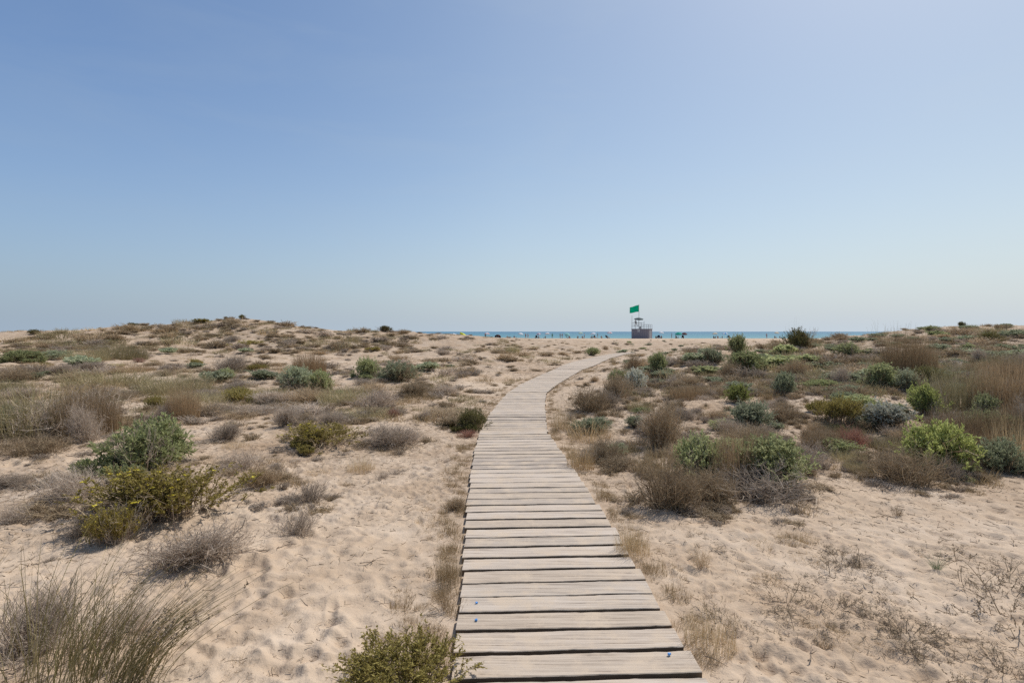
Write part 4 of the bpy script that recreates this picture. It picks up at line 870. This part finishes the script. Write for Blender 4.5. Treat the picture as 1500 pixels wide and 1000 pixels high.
def figure(pose):
    if pose == 'stand':
        J = dict(hip=(0,0,.93,(.15,.105)), waist=(0,0,1.10,(.125,.09)), chest=(0,.0,1.32,(.165,.11)), neck=(0,.0,1.49,.052), jaw=(0,-.02,1.56,.07), head=(0,-.005,1.66,.092), crown=(0,.0,1.735,.06),
                 sl=(-.19,0,1.42,.052), el=(-.25,.03,1.14,.042), wl=(-.25,-.04,.90,.03), hl=(-.25,-.06,.78,.03), sr=(.19,0,1.42,.052), er=(.25,.04,1.14,.042), wr=(.23,-.08,.91,.03), hr=(.22,-.11,.79,.03),
                 tl=(-.10,0,.86,.085), kl=(-.11,-.03,.49,.058), al=(-.115,.02,.09,.038), fl=(-.13,-.14,.035,.034), tr=(.10,0,.86,.085), kr=(.12,-.06,.49,.058), ar=(.13,.0,.09,.038), fr=(.15,-.16,.035,.034))
    elif pose == 'walk':
        J = dict(hip=(0,0,.91,(.15,.105)), waist=(0,-.01,1.08,(.125,.09)), chest=(0,-.03,1.30,(.165,.11)), neck=(0,-.05,1.47,.052), jaw=(0,-.08,1.54,.07), head=(0,-.07,1.63,.092), crown=(0,-.06,1.71,.06),
                 sl=(-.19,-.02,1.40,.052), el=(-.25,.12,1.15,.042), wl=(-.24,.14,.92,.03), hl=(-.24,.12,.80,.03), sr=(.19,-.03,1.40,.052), er=(.24,-.14,1.15,.042), wr=(.22,-.32,.98,.03), hr=(.2,-.42,.92,.03),
                 tl=(-.10,-.03,.85,.085), kl=(-.10,-.24,.52,.058), al=(-.10,-.28,.10,.038), fl=(-.10,-.44,.05,.034), tr=(.10,.03,.85,.085), kr=(.10,.10,.48,.058), ar=(.10,.36,.14,.038), fr=(.11,.30,.03,.034))
    elif pose == 'lean':   # legs apart, leaning on a rail with both arms
        J = dict(hip=(0,.05,.90,(.15,.11)), waist=(0,0,1.08,(.13,.095)), chest=(-.02,-.12,1.27,(.17,.115)), neck=(-.03,-.2,1.42,.052), jaw=(-.03,-.25,1.48,.07), head=(-.03,-.25,1.58,.094), crown=(-.03,-.24,1.66,.06),
                 sl=(-.21,-.13,1.36,.054), el=(-.34,-.22,1.12,.044), wl=(-.24,-.42,1.05,.032), hl=(-.2,-.5,1.03,.03), sr=(.17,-.13,1.36,.054), er=(.30,-.22,1.12,.044), wr=(.22,-.42,1.05,.032), hr=(.18,-.5,1.03,.03),
                 tl=(-.11,.05,.84,.09), kl=(-.22,.0,.47,.062), al=(-.32,.06,.09,.04), fl=(-.36,-.09,.035,.036), tr=(.11,.05,.84,.09), kr=(.25,.0,.47,.062), ar=(.40,.06,.09,.04), fr=(.44,-.09,.035,.036))
    else:                  # sitting on the sand, knees up
        J = dict(hip=(0,.1,.12,(.16,.12)), waist=(0,.12,.28,(.13,.1)), chest=(0,.06,.52,(.165,.115)), neck=(0,.0,.69,.052), jaw=(0,-.03,.76,.07), head=(0,-.02,.85,.092), crown=(0,-.01,.93,.06),
                 sl=(-.19,.05,.62,.052), el=(-.27,.0,.36,.042), wl=(-.2,-.22,.36,.03), hl=(-.15,-.31,.38,.03), sr=(.19,.05,.62,.052), er=(.27,.0,.36,.042), wr=(.2,-.22,.36,.03), hr=(.15,-.31,.38,.03),
                 tl=(-.11,.02,.12,.085), kl=(-.16,-.36,.42,.06), al=(-.15,-.62,.08,.038), fl=(-.15,-.77,.035,.034), tr=(.11,.02,.12,.085), kr=(.16,-.36,.42,.06), ar=(.15,-.62,.08,.038), fr=(.15,-.77,.035,.034))
    B = [('hip','waist'),('waist','chest'),('chest','neck'),('neck','jaw'),('jaw','head'),('head','crown'),('chest','sl'),('sl','el'),('el','wl'),('wl','hl'),('chest','sr'),('sr','er'),('er','wr'),('wr','hr'),('hip','tl'),('tl','kl'),('kl','al'),('al','fl'),('hip','tr'),('tr','kr'),('kr','ar'),('ar','fr')]
    return skinned("body_" + pose, J, B), J
POSE = {}
for ps in ('stand', 'walk', 'lean', 'sit'):
    POSE[ps] = figure(ps)
def person(ps, loc, rot, cloth, label, skin=None, top=None, group="bathers by the water", hat=None):
    base, J = POSE[ps]; me = base.copy(); me.materials.clear()
    for m in (skin or SKIN, HAIR, CLOTH[cloth], CLOTH[top or cloth]): me.materials.append(m)
    hd = Vector(J['head'][:3]); hp = Vector(J['hip'][:3]); kn = Vector(J['kl'][:3]); ch = Vector(J['chest'][:3]); sit = ps == 'sit'
    for p in me.polygons:
        c = p.center
        if (c - hd).length < .17 and (c.z > hd.z + .03 or (c.y > hd.y + .03 and c.z > hd.z - .08)): p.material_index = 1
        elif abs(c.z - hp.z) < .13 and abs(c.x) < .24 and c.y > (-.12 if sit else -.3) and c.z > (.02 if sit else .6): p.material_index = 2
        elif top and abs(c.x) < .2 and hp.z + .1 < c.z < ch.z + .13: p.material_index = 3
    o = link("person", me, None, loc=loc, rot=(0, 0, rot)); return tag(o, label, "person", group)

# ------------------------------------------------------------------ lifeguard tower
GREYW = plain("grey_panel", (.25, .24, .275), .7); STEEL = plain("galvanised_steel", (.20, .21, .225), .5, .4, noise=.08); WHITE = plain("white_paint", (.75, .75, .75), .6); PALE = plain("pale_panel", (.33, .335, .35), .7)
TD = 135.0; tz = -.35
tw = tag(link("lifeguard_tower", None, loc=((925 - 750) / F * TD, TD, tz), rot=(0, 0, R(-32))), "grey lifeguard tower with railed platforms and a green flag on the beach", "lifeguard tower")
zt = lambda row: CZ - (row - HZ) / F * TD - tz
L_, D_ = 4.66, 2.8; H_ = zt(482)
b = MB(); b.box(0, L_, 0, D_, 0, H_); b.obj("hut", GREYW, tw)
b = MB(); b.box(-.06, L_ + .06, -.06, D_ + .06, H_ + .003, H_ + .11); b.obj("roof_slab", STEEL, tw)
b = MB(); b.box(L_ + .004, L_ + .03, .5, 1.35, .15, H_ - .35); b.tube((L_ + .03, .62, 1.15), (L_ + .08, .62, 1.15), .03); b.obj("door", PALE, tw)
b = MB()
for i in range(1, 8): b.box(i * L_ / 8 - .012, i * L_ / 8 + .012, -.018, -.003, .02, H_ - .02)
b.obj("panel_batten", STEEL, tw)
b = MB(); cx, cz0 = 1.92, H_ - .42; n = 16     # round white badge with a cross cut
for k in range(4):
    a = k * math.pi / 2 + .785; c, s = math.cos(a), math.sin(a)
    q = [(.05, 0), (.16, -.10), (.30, -.19), (.34, 0), (.30, .19), (.16, .10)]
    f = [(cx + u * c - v * s, -.012, cz0 + u * s + v * c) for u, v in q]; bk = [(x, -.004, z) for x, y, z in f]; m = len(q)
    b.add(f + bk, [tuple(range(m)), tuple(range(2 * m - 1, m - 1, -1))] + [(i, m + i, m + (i + 1) % m, (i + 1) % m) for i in range(m)])
b.obj("emblem", WHITE, tw)
ZP_ = zt(478.3); PX = 2.55
b = MB(); b.box(-.05, PX, .02, D_, ZP_, ZP_ + .09); b.obj("platform", STEEL, tw)
for x, row in ((.10, 462.2), (1.98, 446.0), (2.62, 472)):
    b = MB(); b.tube((x, -.02 if x > 1 else .05, H_ + .1), (x, -.02 if x > 1 else .05, zt(row)), .05, .04, 8); b.obj("flagpole" if row < 450 else "post", STEEL, tw)
for x in (.10, 2.5):
    b = MB(); b.tube((x, D_ - .1, H_ + .1), (x, D_ - .1, zt(470)), .045, .04, 8); b.obj("post", STEEL, tw)
for row in (472.7, 475.4):
    b = MB(); b.tube((.0, .02, zt(row)), (2.66, .02, zt(row)), .034); b.tube((.0, D_ - .08, zt(row)), (2.6, D_ - .08, zt(row)), .03); b.tube((.06, .02, zt(row)), (.06, D_ - .08, zt(row)), .03); b.obj("rail", STEEL, tw)
for row in (475.4, 478.4):
    b = MB(); b.tube((2.6, .02, zt(row)), (L_ - .02, .02, zt(row)), .03); b.tube((L_ - .02, .02, zt(row)), (L_ - .02, D_ - .08, zt(row)), .03); b.tube((2.6, D_ - .08, zt(row)), (L_ - .02, D_ - .08, zt(row)), .03); b.obj("rail", STEEL, tw)
for x, y in ((3.3, .02), (3.95, .02), (L_ - .02, .02), (L_ - .02, 1.4), (L_ - .02, D_ - .08), (3.6, D_ - .08)):
    b = MB(); b.tube((x, y, H_ + .1), (x, y, zt(475.2)), .034); b.obj("baluster", STEEL, tw)
b = MB()                                             # short stair from roof to platform
for i in range(4): b.box(2.0 + i * .0, 2.58, .5 + i * .22, .7 + i * .22, H_ + .12 + i * .15, H_ + .15 + i * .15)
b.box(1.97, 2.0, .45, 1.45, H_ + .1, ZP_); b.obj("stair", GREYW, tw)
TM = tw.matrix_basis.copy(); TM = __import__('mathutils').Matrix.LocRotScale(tw.location, Euler((0, 0, R(-32))), None)
def tpt(x, y, z): return tuple(TM @ Vector((x, y, z)))
# green flag streaming to the left of its pole
FLAG = plain("green_flag", (.005, .54, .36), .7, .1, noise=.05, trans=.5)
nu, nv = 18, 10; fv = []; top0, bot0, top1, bot1 = zt(447.0), zt(456.8), zt(450.2), zt(458.7)
for i in range(nu + 1):
    u = i / nu
    for j in range(nv + 1):
        v = j / nv; zz = (top0 * (1 - u) + top1 * u) * (1 - v) + (bot0 * (1 - u) + bot1 * u) * v
        fv.append((-.05 - 2.3 * u, .22 * math.sin(u * 8 + v * 1.5) * u, zz + .05 * math.sin(u * 6.3)))
fq = [(i * (nv + 1) + j, (i + 1) * (nv + 1) + j, (i + 1) * (nv + 1) + j + 1, i * (nv + 1) + j + 1) for i in range(nu) for j in range(nv)]
fl = link("flag", mesh_np("flag", np.array(fv), np.array(fq), FLAG, smooth_shade=True), loc=tpt(1.98, -.02, 0), rot=(0, 0, R(-14)))
sm = fl.modifiers.new("thickness", 'SOLIDIFY'); sm.thickness = .012
tag(fl, "plain green flag flying from the lifeguard tower's pole", "flag")

def parasol(loc, r, h, col, label, tilt=(0, 0), cols2=None, group=None, drop=.5):
    root = tag(link("parasol", None, loc=loc, rot=(tilt[0], tilt[1], random.uniform(0, 6))), label, "parasol", group)
    b = MB(); b.tube((0, 0, -.1), (0, 0, h + .08), .022, .018, 8); b.obj("pole", WHITE if col is not DARKCL else STEEL, root)
    n = 8; m = 4; b = MB(); V = [(0, 0, h)]
    for k in range(1, m + 1):
        t = k / m
        for i in range(n * 2):
            a = i * math.pi / n; sag = 1 - (.06 * t if i % 2 else 0); V.append((math.cos(a) * r * t * sag, math.sin(a) * r * t * sag, h - drop * r * t ** 1.6 - (.0 if i % 2 else .0)))
    for i in range(n * 2):
        a = i * math.pi / n; V.append((math.cos(a) * r * .99, math.sin(a) * r * .99, h - drop * r - .14 + (.05 if i % 2 else 0)))
    N2 = n * 2; Fq = []; mi = []
    for i in range(N2): Fq.append((0, 1 + i, 1 + (i + 1) % N2)); mi.append((i // 2) % 2)
    for k in range(m):
        for i in range(N2): Fq.append((1 + k * N2 + i, 1 + (k + 1) * N2 + i, 1 + (k + 1) * N2 + (i + 1) % N2, 1 + k * N2 + (i + 1) % N2)); mi.append((i // 2) % 2)
    me = bpy.data.meshes.new("canopy"); me.from_pydata(V, [], Fq); me.materials.append(col); me.materials.append(cols2 or col)
    for p, q in zip(me.polygons, mi): p.material_index = q
    c = link("canopy", me, root); s = c.modifiers.new("thickness", 'SOLIDIFY'); s.thickness = .01
    return root
PC = {k: plain(k + "_canvas", c, .8, .1, noise=.04, trans=.3) for k, c in dict(white=(.72, .74, .78), pink=(.72, .45, .47), yellow=(.68, .72, .08), teal=(.05, .42, .34), pale=(.55, .68, .60), cream=(.70, .64, .52), blue=(.16, .42, .75), mauve=(.45, .34, .45), aqua=(.35, .62, .62)).items()}
DARKCL = plain("dark_canvas", (.055, .075, .075), .8, .1); BROWNCL = plain("brown_canvas", (.13, .07, .065), .8, .1)
parasol(tpt(1.55, 1.0, ZP_ + .1), 1.2, 2.25, DARKCL, "dark canvas parasol shading the lifeguard on the tower", (0, R(12)), drop=.24)
person('lean', tpt(1.0, .55, ZP_ + .09), R(-32 - 8), 'black', "lifeguard standing under the dark parasol, leaning on the tower's rail", SKIN2, 'grey', None)

# ------------------------------------------------------------------ bathers and parasols along the water
def at(px, d): x = (px - 750) / F * d; return (x, d, float(ground(x, d)[0]) - .01)
for px, row, d, r, col, lab, tl in ((713, 0, 168, .9, 'pink', "pink parasol beside a dark one, left part of the beach", (.1, 0)), (762, 0, 172, 1.0, 'white', "bluish white parasol low over the sand, left of two people standing", (0, .15)),
        (790, 0, 172, .85, 'mauve', "pinkish mauve parasol beside a seated pair of bathers", (0, -.3)), (802, 0, 165, .85, 'white', "white parasol with a person standing to its right", (.1, .1)), (829, 0, 168, .95, 'aqua', "pale aqua parasol tilted to the sand, left of the tower", (0, .5)),
        (851, 0, 170, .8, 'pale', "pale green parasol among four bathers left of the tower", (0, .1)), (870, 0, 166, .95, 'white', "white parasol beside a standing bather near the tower", (0, .2)), (893, 0, 160, .8, 'pink', "salmon pink parasol nearest the tower's left side", (0, -.15)),
        (968, 0, 160, .8, 'white', "white parasol right beside the lifeguard tower", (0, .1)), (994, 0, 158, 1.1, 'teal', "teal green parasol right of the lifeguard tower", (.1, .2)), (1048, 0, 165, .9, 'cream', "cream parasol left of a blue one", (0, .1)),
        (1062, 0, 168, .95, 'blue', "bright blue parasol on the beach right of the tower", (0, 0)), (1137, 0, 165, .8, 'cream', "cream parasol beside the round dark dune bush", (.1, 0))):
    parasol(at(px, d), r, 1.95 if r > .82 else 2.15, PC[col], lab, tl, PC['white'] if col in ('pink', 'blue', 'mauve') else None, "parasols along the water")
parasol(at(729, 165), .9, 1.35, BROWNCL, "dark brown parasol tilted beside the pink one", (.2, .5), None, "parasols along the water")
parasol(at(1002, 156), .8, 1.9, BROWNCL, "dark brown parasol touching the teal green one", (0, -.35), None, "parasols along the water")
# the two big ones at the foot of the dune, laid over on their sides
parasol((at(677, 88)[0], 88, float(ground(at(677, 88)[0], 88)[0]) + .25), 1.0, .9, PC['yellow'], "lime yellow parasol tipped on its side behind the left dune", (R(35), R(30)), None, "parasols along the water", .35)
parasol((at(668, 90)[0], 90, float(ground(at(668, 90)[0], 90)[0]) + .25), 1.0, .7, PC['mauve'], "mauve and white parasol tipped over beside the lime yellow one", (R(30), R(-35)), PC['white'], "parasols along the water", .35)
PPL = [('stand', 711, 168, 'black', None, "person standing at the left edge of the pink parasol"), ('sit', 727, 165, 'navy', None, "bather seated under the tilted dark brown parasol"), ('sit', 743, 168, 'black', None, "bather sitting alone between the dark brown and bluish white parasols"),
 ('sit', 753, 170, 'red', None, "bather seated just left of the bluish white parasol"), ('stand', 770, 174, 'navy', None, "standing bather, left one of the pair right of the bluish white parasol"), ('walk', 773.5, 175, 'red', None, "standing bather, right one of the pair right of the bluish white parasol"),
 ('sit', 785, 170, 'black', None, "seated bather, left one of the pair by the mauve parasol"), ('sit', 788.5, 171, 'blue', None, "seated bather, right one of the pair by the mauve parasol"), ('sit', 799, 165, 'navy', None, "bather sitting in the shade of the white parasol left of the aqua one"),
 ('stand', 809, 172, 'green', 'green', "dark figure standing alone between the white and the aqua parasol"), ('stand', 820.5, 172, 'black', 'black', "person in dark clothes standing left of the aqua parasol"), ('walk', 823.5, 173, 'navy', None, "bather walking close to the left side of the aqua parasol"),
 ('sit', 834, 166, 'red', None, "bather sitting at the right foot of the aqua parasol"), ('sit', 846.5, 170, 'black', None, "bather seated left of the pale green parasol"), ('sit', 853, 170, 'navy', None, "bather seated under the pale green parasol"), ('stand', 856, 174, 'blue', 'white', "person in a white top standing right of the pale green parasol"),
 ('sit', 867, 166, 'black', None, "bather seated at the left under the white parasol near the tower"), ('sit', 871.5, 167, 'red', None, "bather seated at the right under the white parasol near the tower"), ('stand', 875.5, 170, 'red', 'black', "bather in dark top and red shorts standing right of the white parasol"),
 ('sit', 881, 166, 'black', None, "bather sitting alone between the white and the salmon pink parasol"), ('sit', 890, 161, 'navy', None, "bather seated under the salmon pink parasol"),
 ('sit', 961, 160, 'black', None, "bather seated left, close to the lifeguard tower's right side"), ('sit', 964.5, 161, 'navy', None, "second bather from the tower's right side, seated"), ('sit', 969, 160, 'black', None, "bather seated under the white parasol right of the tower"),
 ('stand', 984, 168, 'navy', None, "person standing at the left of the teal green parasol"), ('sit', 990.5, 158, 'black', None, "bather seated at the left under the teal green parasol"), ('sit', 1001, 156, 'black', None, "bather seated under the dark brown parasol right of the teal one"),
 ('sit', 1045.5, 165, 'black', None, "bather seated under the cream parasol left of the blue one"), ('sit', 1051.5, 166, 'red', None, "bather seated between the cream and the blue parasol"), ('sit', 1058, 168, 'navy', None, "bather seated at the left under the blue parasol"), ('sit', 1068.5, 168, 'black', None, "bather seated at the right of the blue parasol"),
 ('stand', 1123, 174, 'blue', None, "person standing alone left of the cream parasol by the dark bush"), ('sit', 1135, 165, 'navy', None, "bather seated under the cream parasol by the dark bush"), ('sit', 1142.5, 166, 'black', None, "bather seated right of the cream parasol by the dark bush")]
for i, (ps, px, d, cl, top, lab) in enumerate(PPL):
    person(ps, at(px, d), random.uniform(0, 6.28), cl, lab, SKIN2 if i % 3 == 0 else SKIN, top)

def beach_chair(px, d, rot, cloth, label):
    root = tag(link("beach_chair", None, loc=at(px, d), rot=(0, 0, rot)), label, "beach chair", "beach chairs along the water")
    b = MB(); b.box(-.28, .28, -.5, .2, .30, .33); b.obj("seat", CLOTH[cloth], root)
    b = MB(); b.add([(-.28, .2, .33), (.28, .2, .33), (.28, .52, 1.0), (-.28, .52, 1.0), (-.28, .225, .32), (.28, .225, .32), (.28, .545, .99), (-.28, .545, .99)], [(0, 1, 2, 3), (7, 6, 5, 4), (0, 4, 5, 1), (1, 5, 6, 2), (2, 6, 7, 3), (3, 7, 4, 0)]); b.obj("backrest", CLOTH[cloth], root)
    for x in (-.29, .29):
        b = MB(); b.tube((x, -.5, .32), (x, .15, 0), .02); b.tube((x, -.35, 0), (x, .22, .34), .02); b.tube((x, -.45, .52), (x, .3, .52), .02); b.tube((x, -.4, .52), (x, -.4, .32), .02); b.obj("frame", STEEL, root)
for i, (px, d, cl, lab) in enumerate(((726, 164, 'black', "dark beach chair under the tilted brown parasol"), (755, 170, 'navy', "dark beach chair left of the bluish white parasol"), (786.5, 168, 'black', "dark beach chair beside the mauve parasol"), (869, 164, 'black', "dark beach chair under the white parasol near the tower"),
        (962.5, 158, 'black', "dark beach chair just right of the lifeguard tower"), (966.5, 158, 'navy', "dark beach chair under the white parasol right of the tower"), (992, 156, 'black', "dark beach chair under the teal green parasol"), (1000, 155, 'black', "dark beach chair under the dark brown parasol right of the teal one"),
        (1047, 164, 'black', "dark beach chair under the cream parasol left of the blue one"), (1066, 166, 'navy', "dark beach chair right of the blue parasol"), (889, 159, 'black', "dark beach chair under the salmon pink parasol"), (831, 165, 'green', "dark beach chair at the foot of the aqua parasol"))):
    beach_chair(px, d, i * 1.3, cl, lab)

# ------------------------------------------------------------------ light, sky, picture
w = bpy.data.worlds.new("World"); sc.world = w; w.use_nodes = True; nt = w.node_tree; nt.nodes.clear()
sky = nt.nodes.new('ShaderNodeTexSky'); sky.sky_type = 'NISHITA'; sky.sun_disc = False; sky.sun_elevation = SUN_EL; sky.sun_rotation = SUN_AZ
sky.altitude = 0; sky.air_density = 1.0; sky.dust_density = 1.2; sky.ozone_density = 1.5
STR = .12
def nn(t, **k): return _n(nt, t, **k)
L = nt.links.new
tc = nn('ShaderNodeTexCoord'); sx = nn('ShaderNodeSeparateXYZ'); L(tc.outputs['Generated'], sx.inputs[0])
tint = nn('ShaderNodeMix', data_type='RGBA', blend_type='MULTIPLY'); tint.inputs[0].default_value = 1;  L(sky.outputs[0], tint.inputs[6])
# sea haze along the horizon, brighter towards the sun's side
hz = ramp(lambda t, **k: nn(t, **k), [(0, (.35, .44, .545)), (.5, (.50, .585, .665)), (1, (.585, .66, .735))])
tr_ = ramp(lambda t, **k: nn(t, **k), [(0, (.83, .98, 1.14)), (.5, (1.06, 1.08, 1.04)), (1, (.96, .95, .87))])
mr = nn('ShaderNodeMapRange'); mr.inputs['From Min'].default_value = -.72; mr.inputs['From Max'].default_value = .72; L(sx.outputs[0], mr.inputs['Value']); L(mr.outputs[0], hz.inputs[0]); L(mr.outputs[0], tr_.inputs[0]); L(tr_.outputs[0], tint.inputs[7])
hm = nn('ShaderNodeVectorMath', operation='SCALE'); hm.inputs['Scale'].default_value = 1 / STR; L(hz.outputs[0], hm.inputs[0])
c1 = nn('ShaderNodeMath', operation='SUBTRACT', use_clamp=True); c1.inputs[0].default_value = 1; L(sx.outputs[2], c1.inputs[1])
pw_ = nn('ShaderNodeMath', operation='POWER'); pw_.inputs[1].default_value = 5; L(c1.outputs[0], pw_.inputs[0])
mx = nn('ShaderNodeMix', data_type='RGBA'); L(pw_.outputs[0], mx.inputs[0]); L(tint.outputs[2], mx.inputs[6]); L(hm.outputs[0], mx.inputs[7])
# faint uneven veils of high haze
mpw = nn('ShaderNodeMapping'); mpw.inputs['Scale'].default_value = (1.6, 1.6, 7); mpw.inputs['Rotation'].default_value = (.1, .25, 0); L(tc.outputs['Generated'], mpw.inputs[0])
nw = nn('ShaderNodeTexNoise'); nw.inputs['Scale'].default_value = 1.6; nw.inputs['Detail'].default_value = 7; nw.inputs['Roughness'].default_value = .6; nw.inputs['Distortion'].default_value = .5; L(mpw.outputs[0], nw.inputs['Vector'])
vr = nn('ShaderNodeMapRange'); vr.inputs['From Min'].default_value = .48; vr.inputs['From Max'].default_value = .8; vr.inputs['To Max'].default_value = .16; L(nw.outputs['Fac'], vr.inputs['Value'])
mv = nn('ShaderNodeMix', data_type='RGBA'); L(vr.outputs[0], mv.inputs[0]); L(mx.outputs[2], mv.inputs[6]); L(hm.outputs[0], mv.inputs[7]); mx = mv
bg = nn('ShaderNodeBackground'); bg.inputs['Strength'].default_value = STR; out = nn('ShaderNodeOutputWorld')
L(mx.outputs[2], bg.inputs['Color']); L(bg.outputs[0], out.inputs[0])
sl = bpy.data.lights.new("sun", 'SUN'); sl.energy = 4.0; sl.angle = R(.55); sl.color = (1, .965, .91); so = link("sun", sl)
sd = Vector((math.sin(SUN_AZ) * math.cos(SUN_EL), math.cos(SUN_AZ) * math.cos(SUN_EL), math.sin(SUN_EL))); so.rotation_euler = sd.to_track_quat('Z', 'Y').to_euler(); so.location = sd * 100
sc.view_settings.view_transform = 'Standard'; sc.view_settings.look = 'None'; sc.view_settings.exposure = 0; sc.view_settings.gamma = 1
sc.render.engine = 'CYCLES'; sc.cycles.max_bounces = 6; sc.cycles.diffuse_bounces = 3; sc.cycles.glossy_bounces = 2; sc.cycles.transmission_bounces = 3; sc.cycles.transparent_max_bounces = 4; sc.cycles.caustics_reflective = False; sc.cycles.caustics_refractive = False
sc.cycles.use_denoising = False
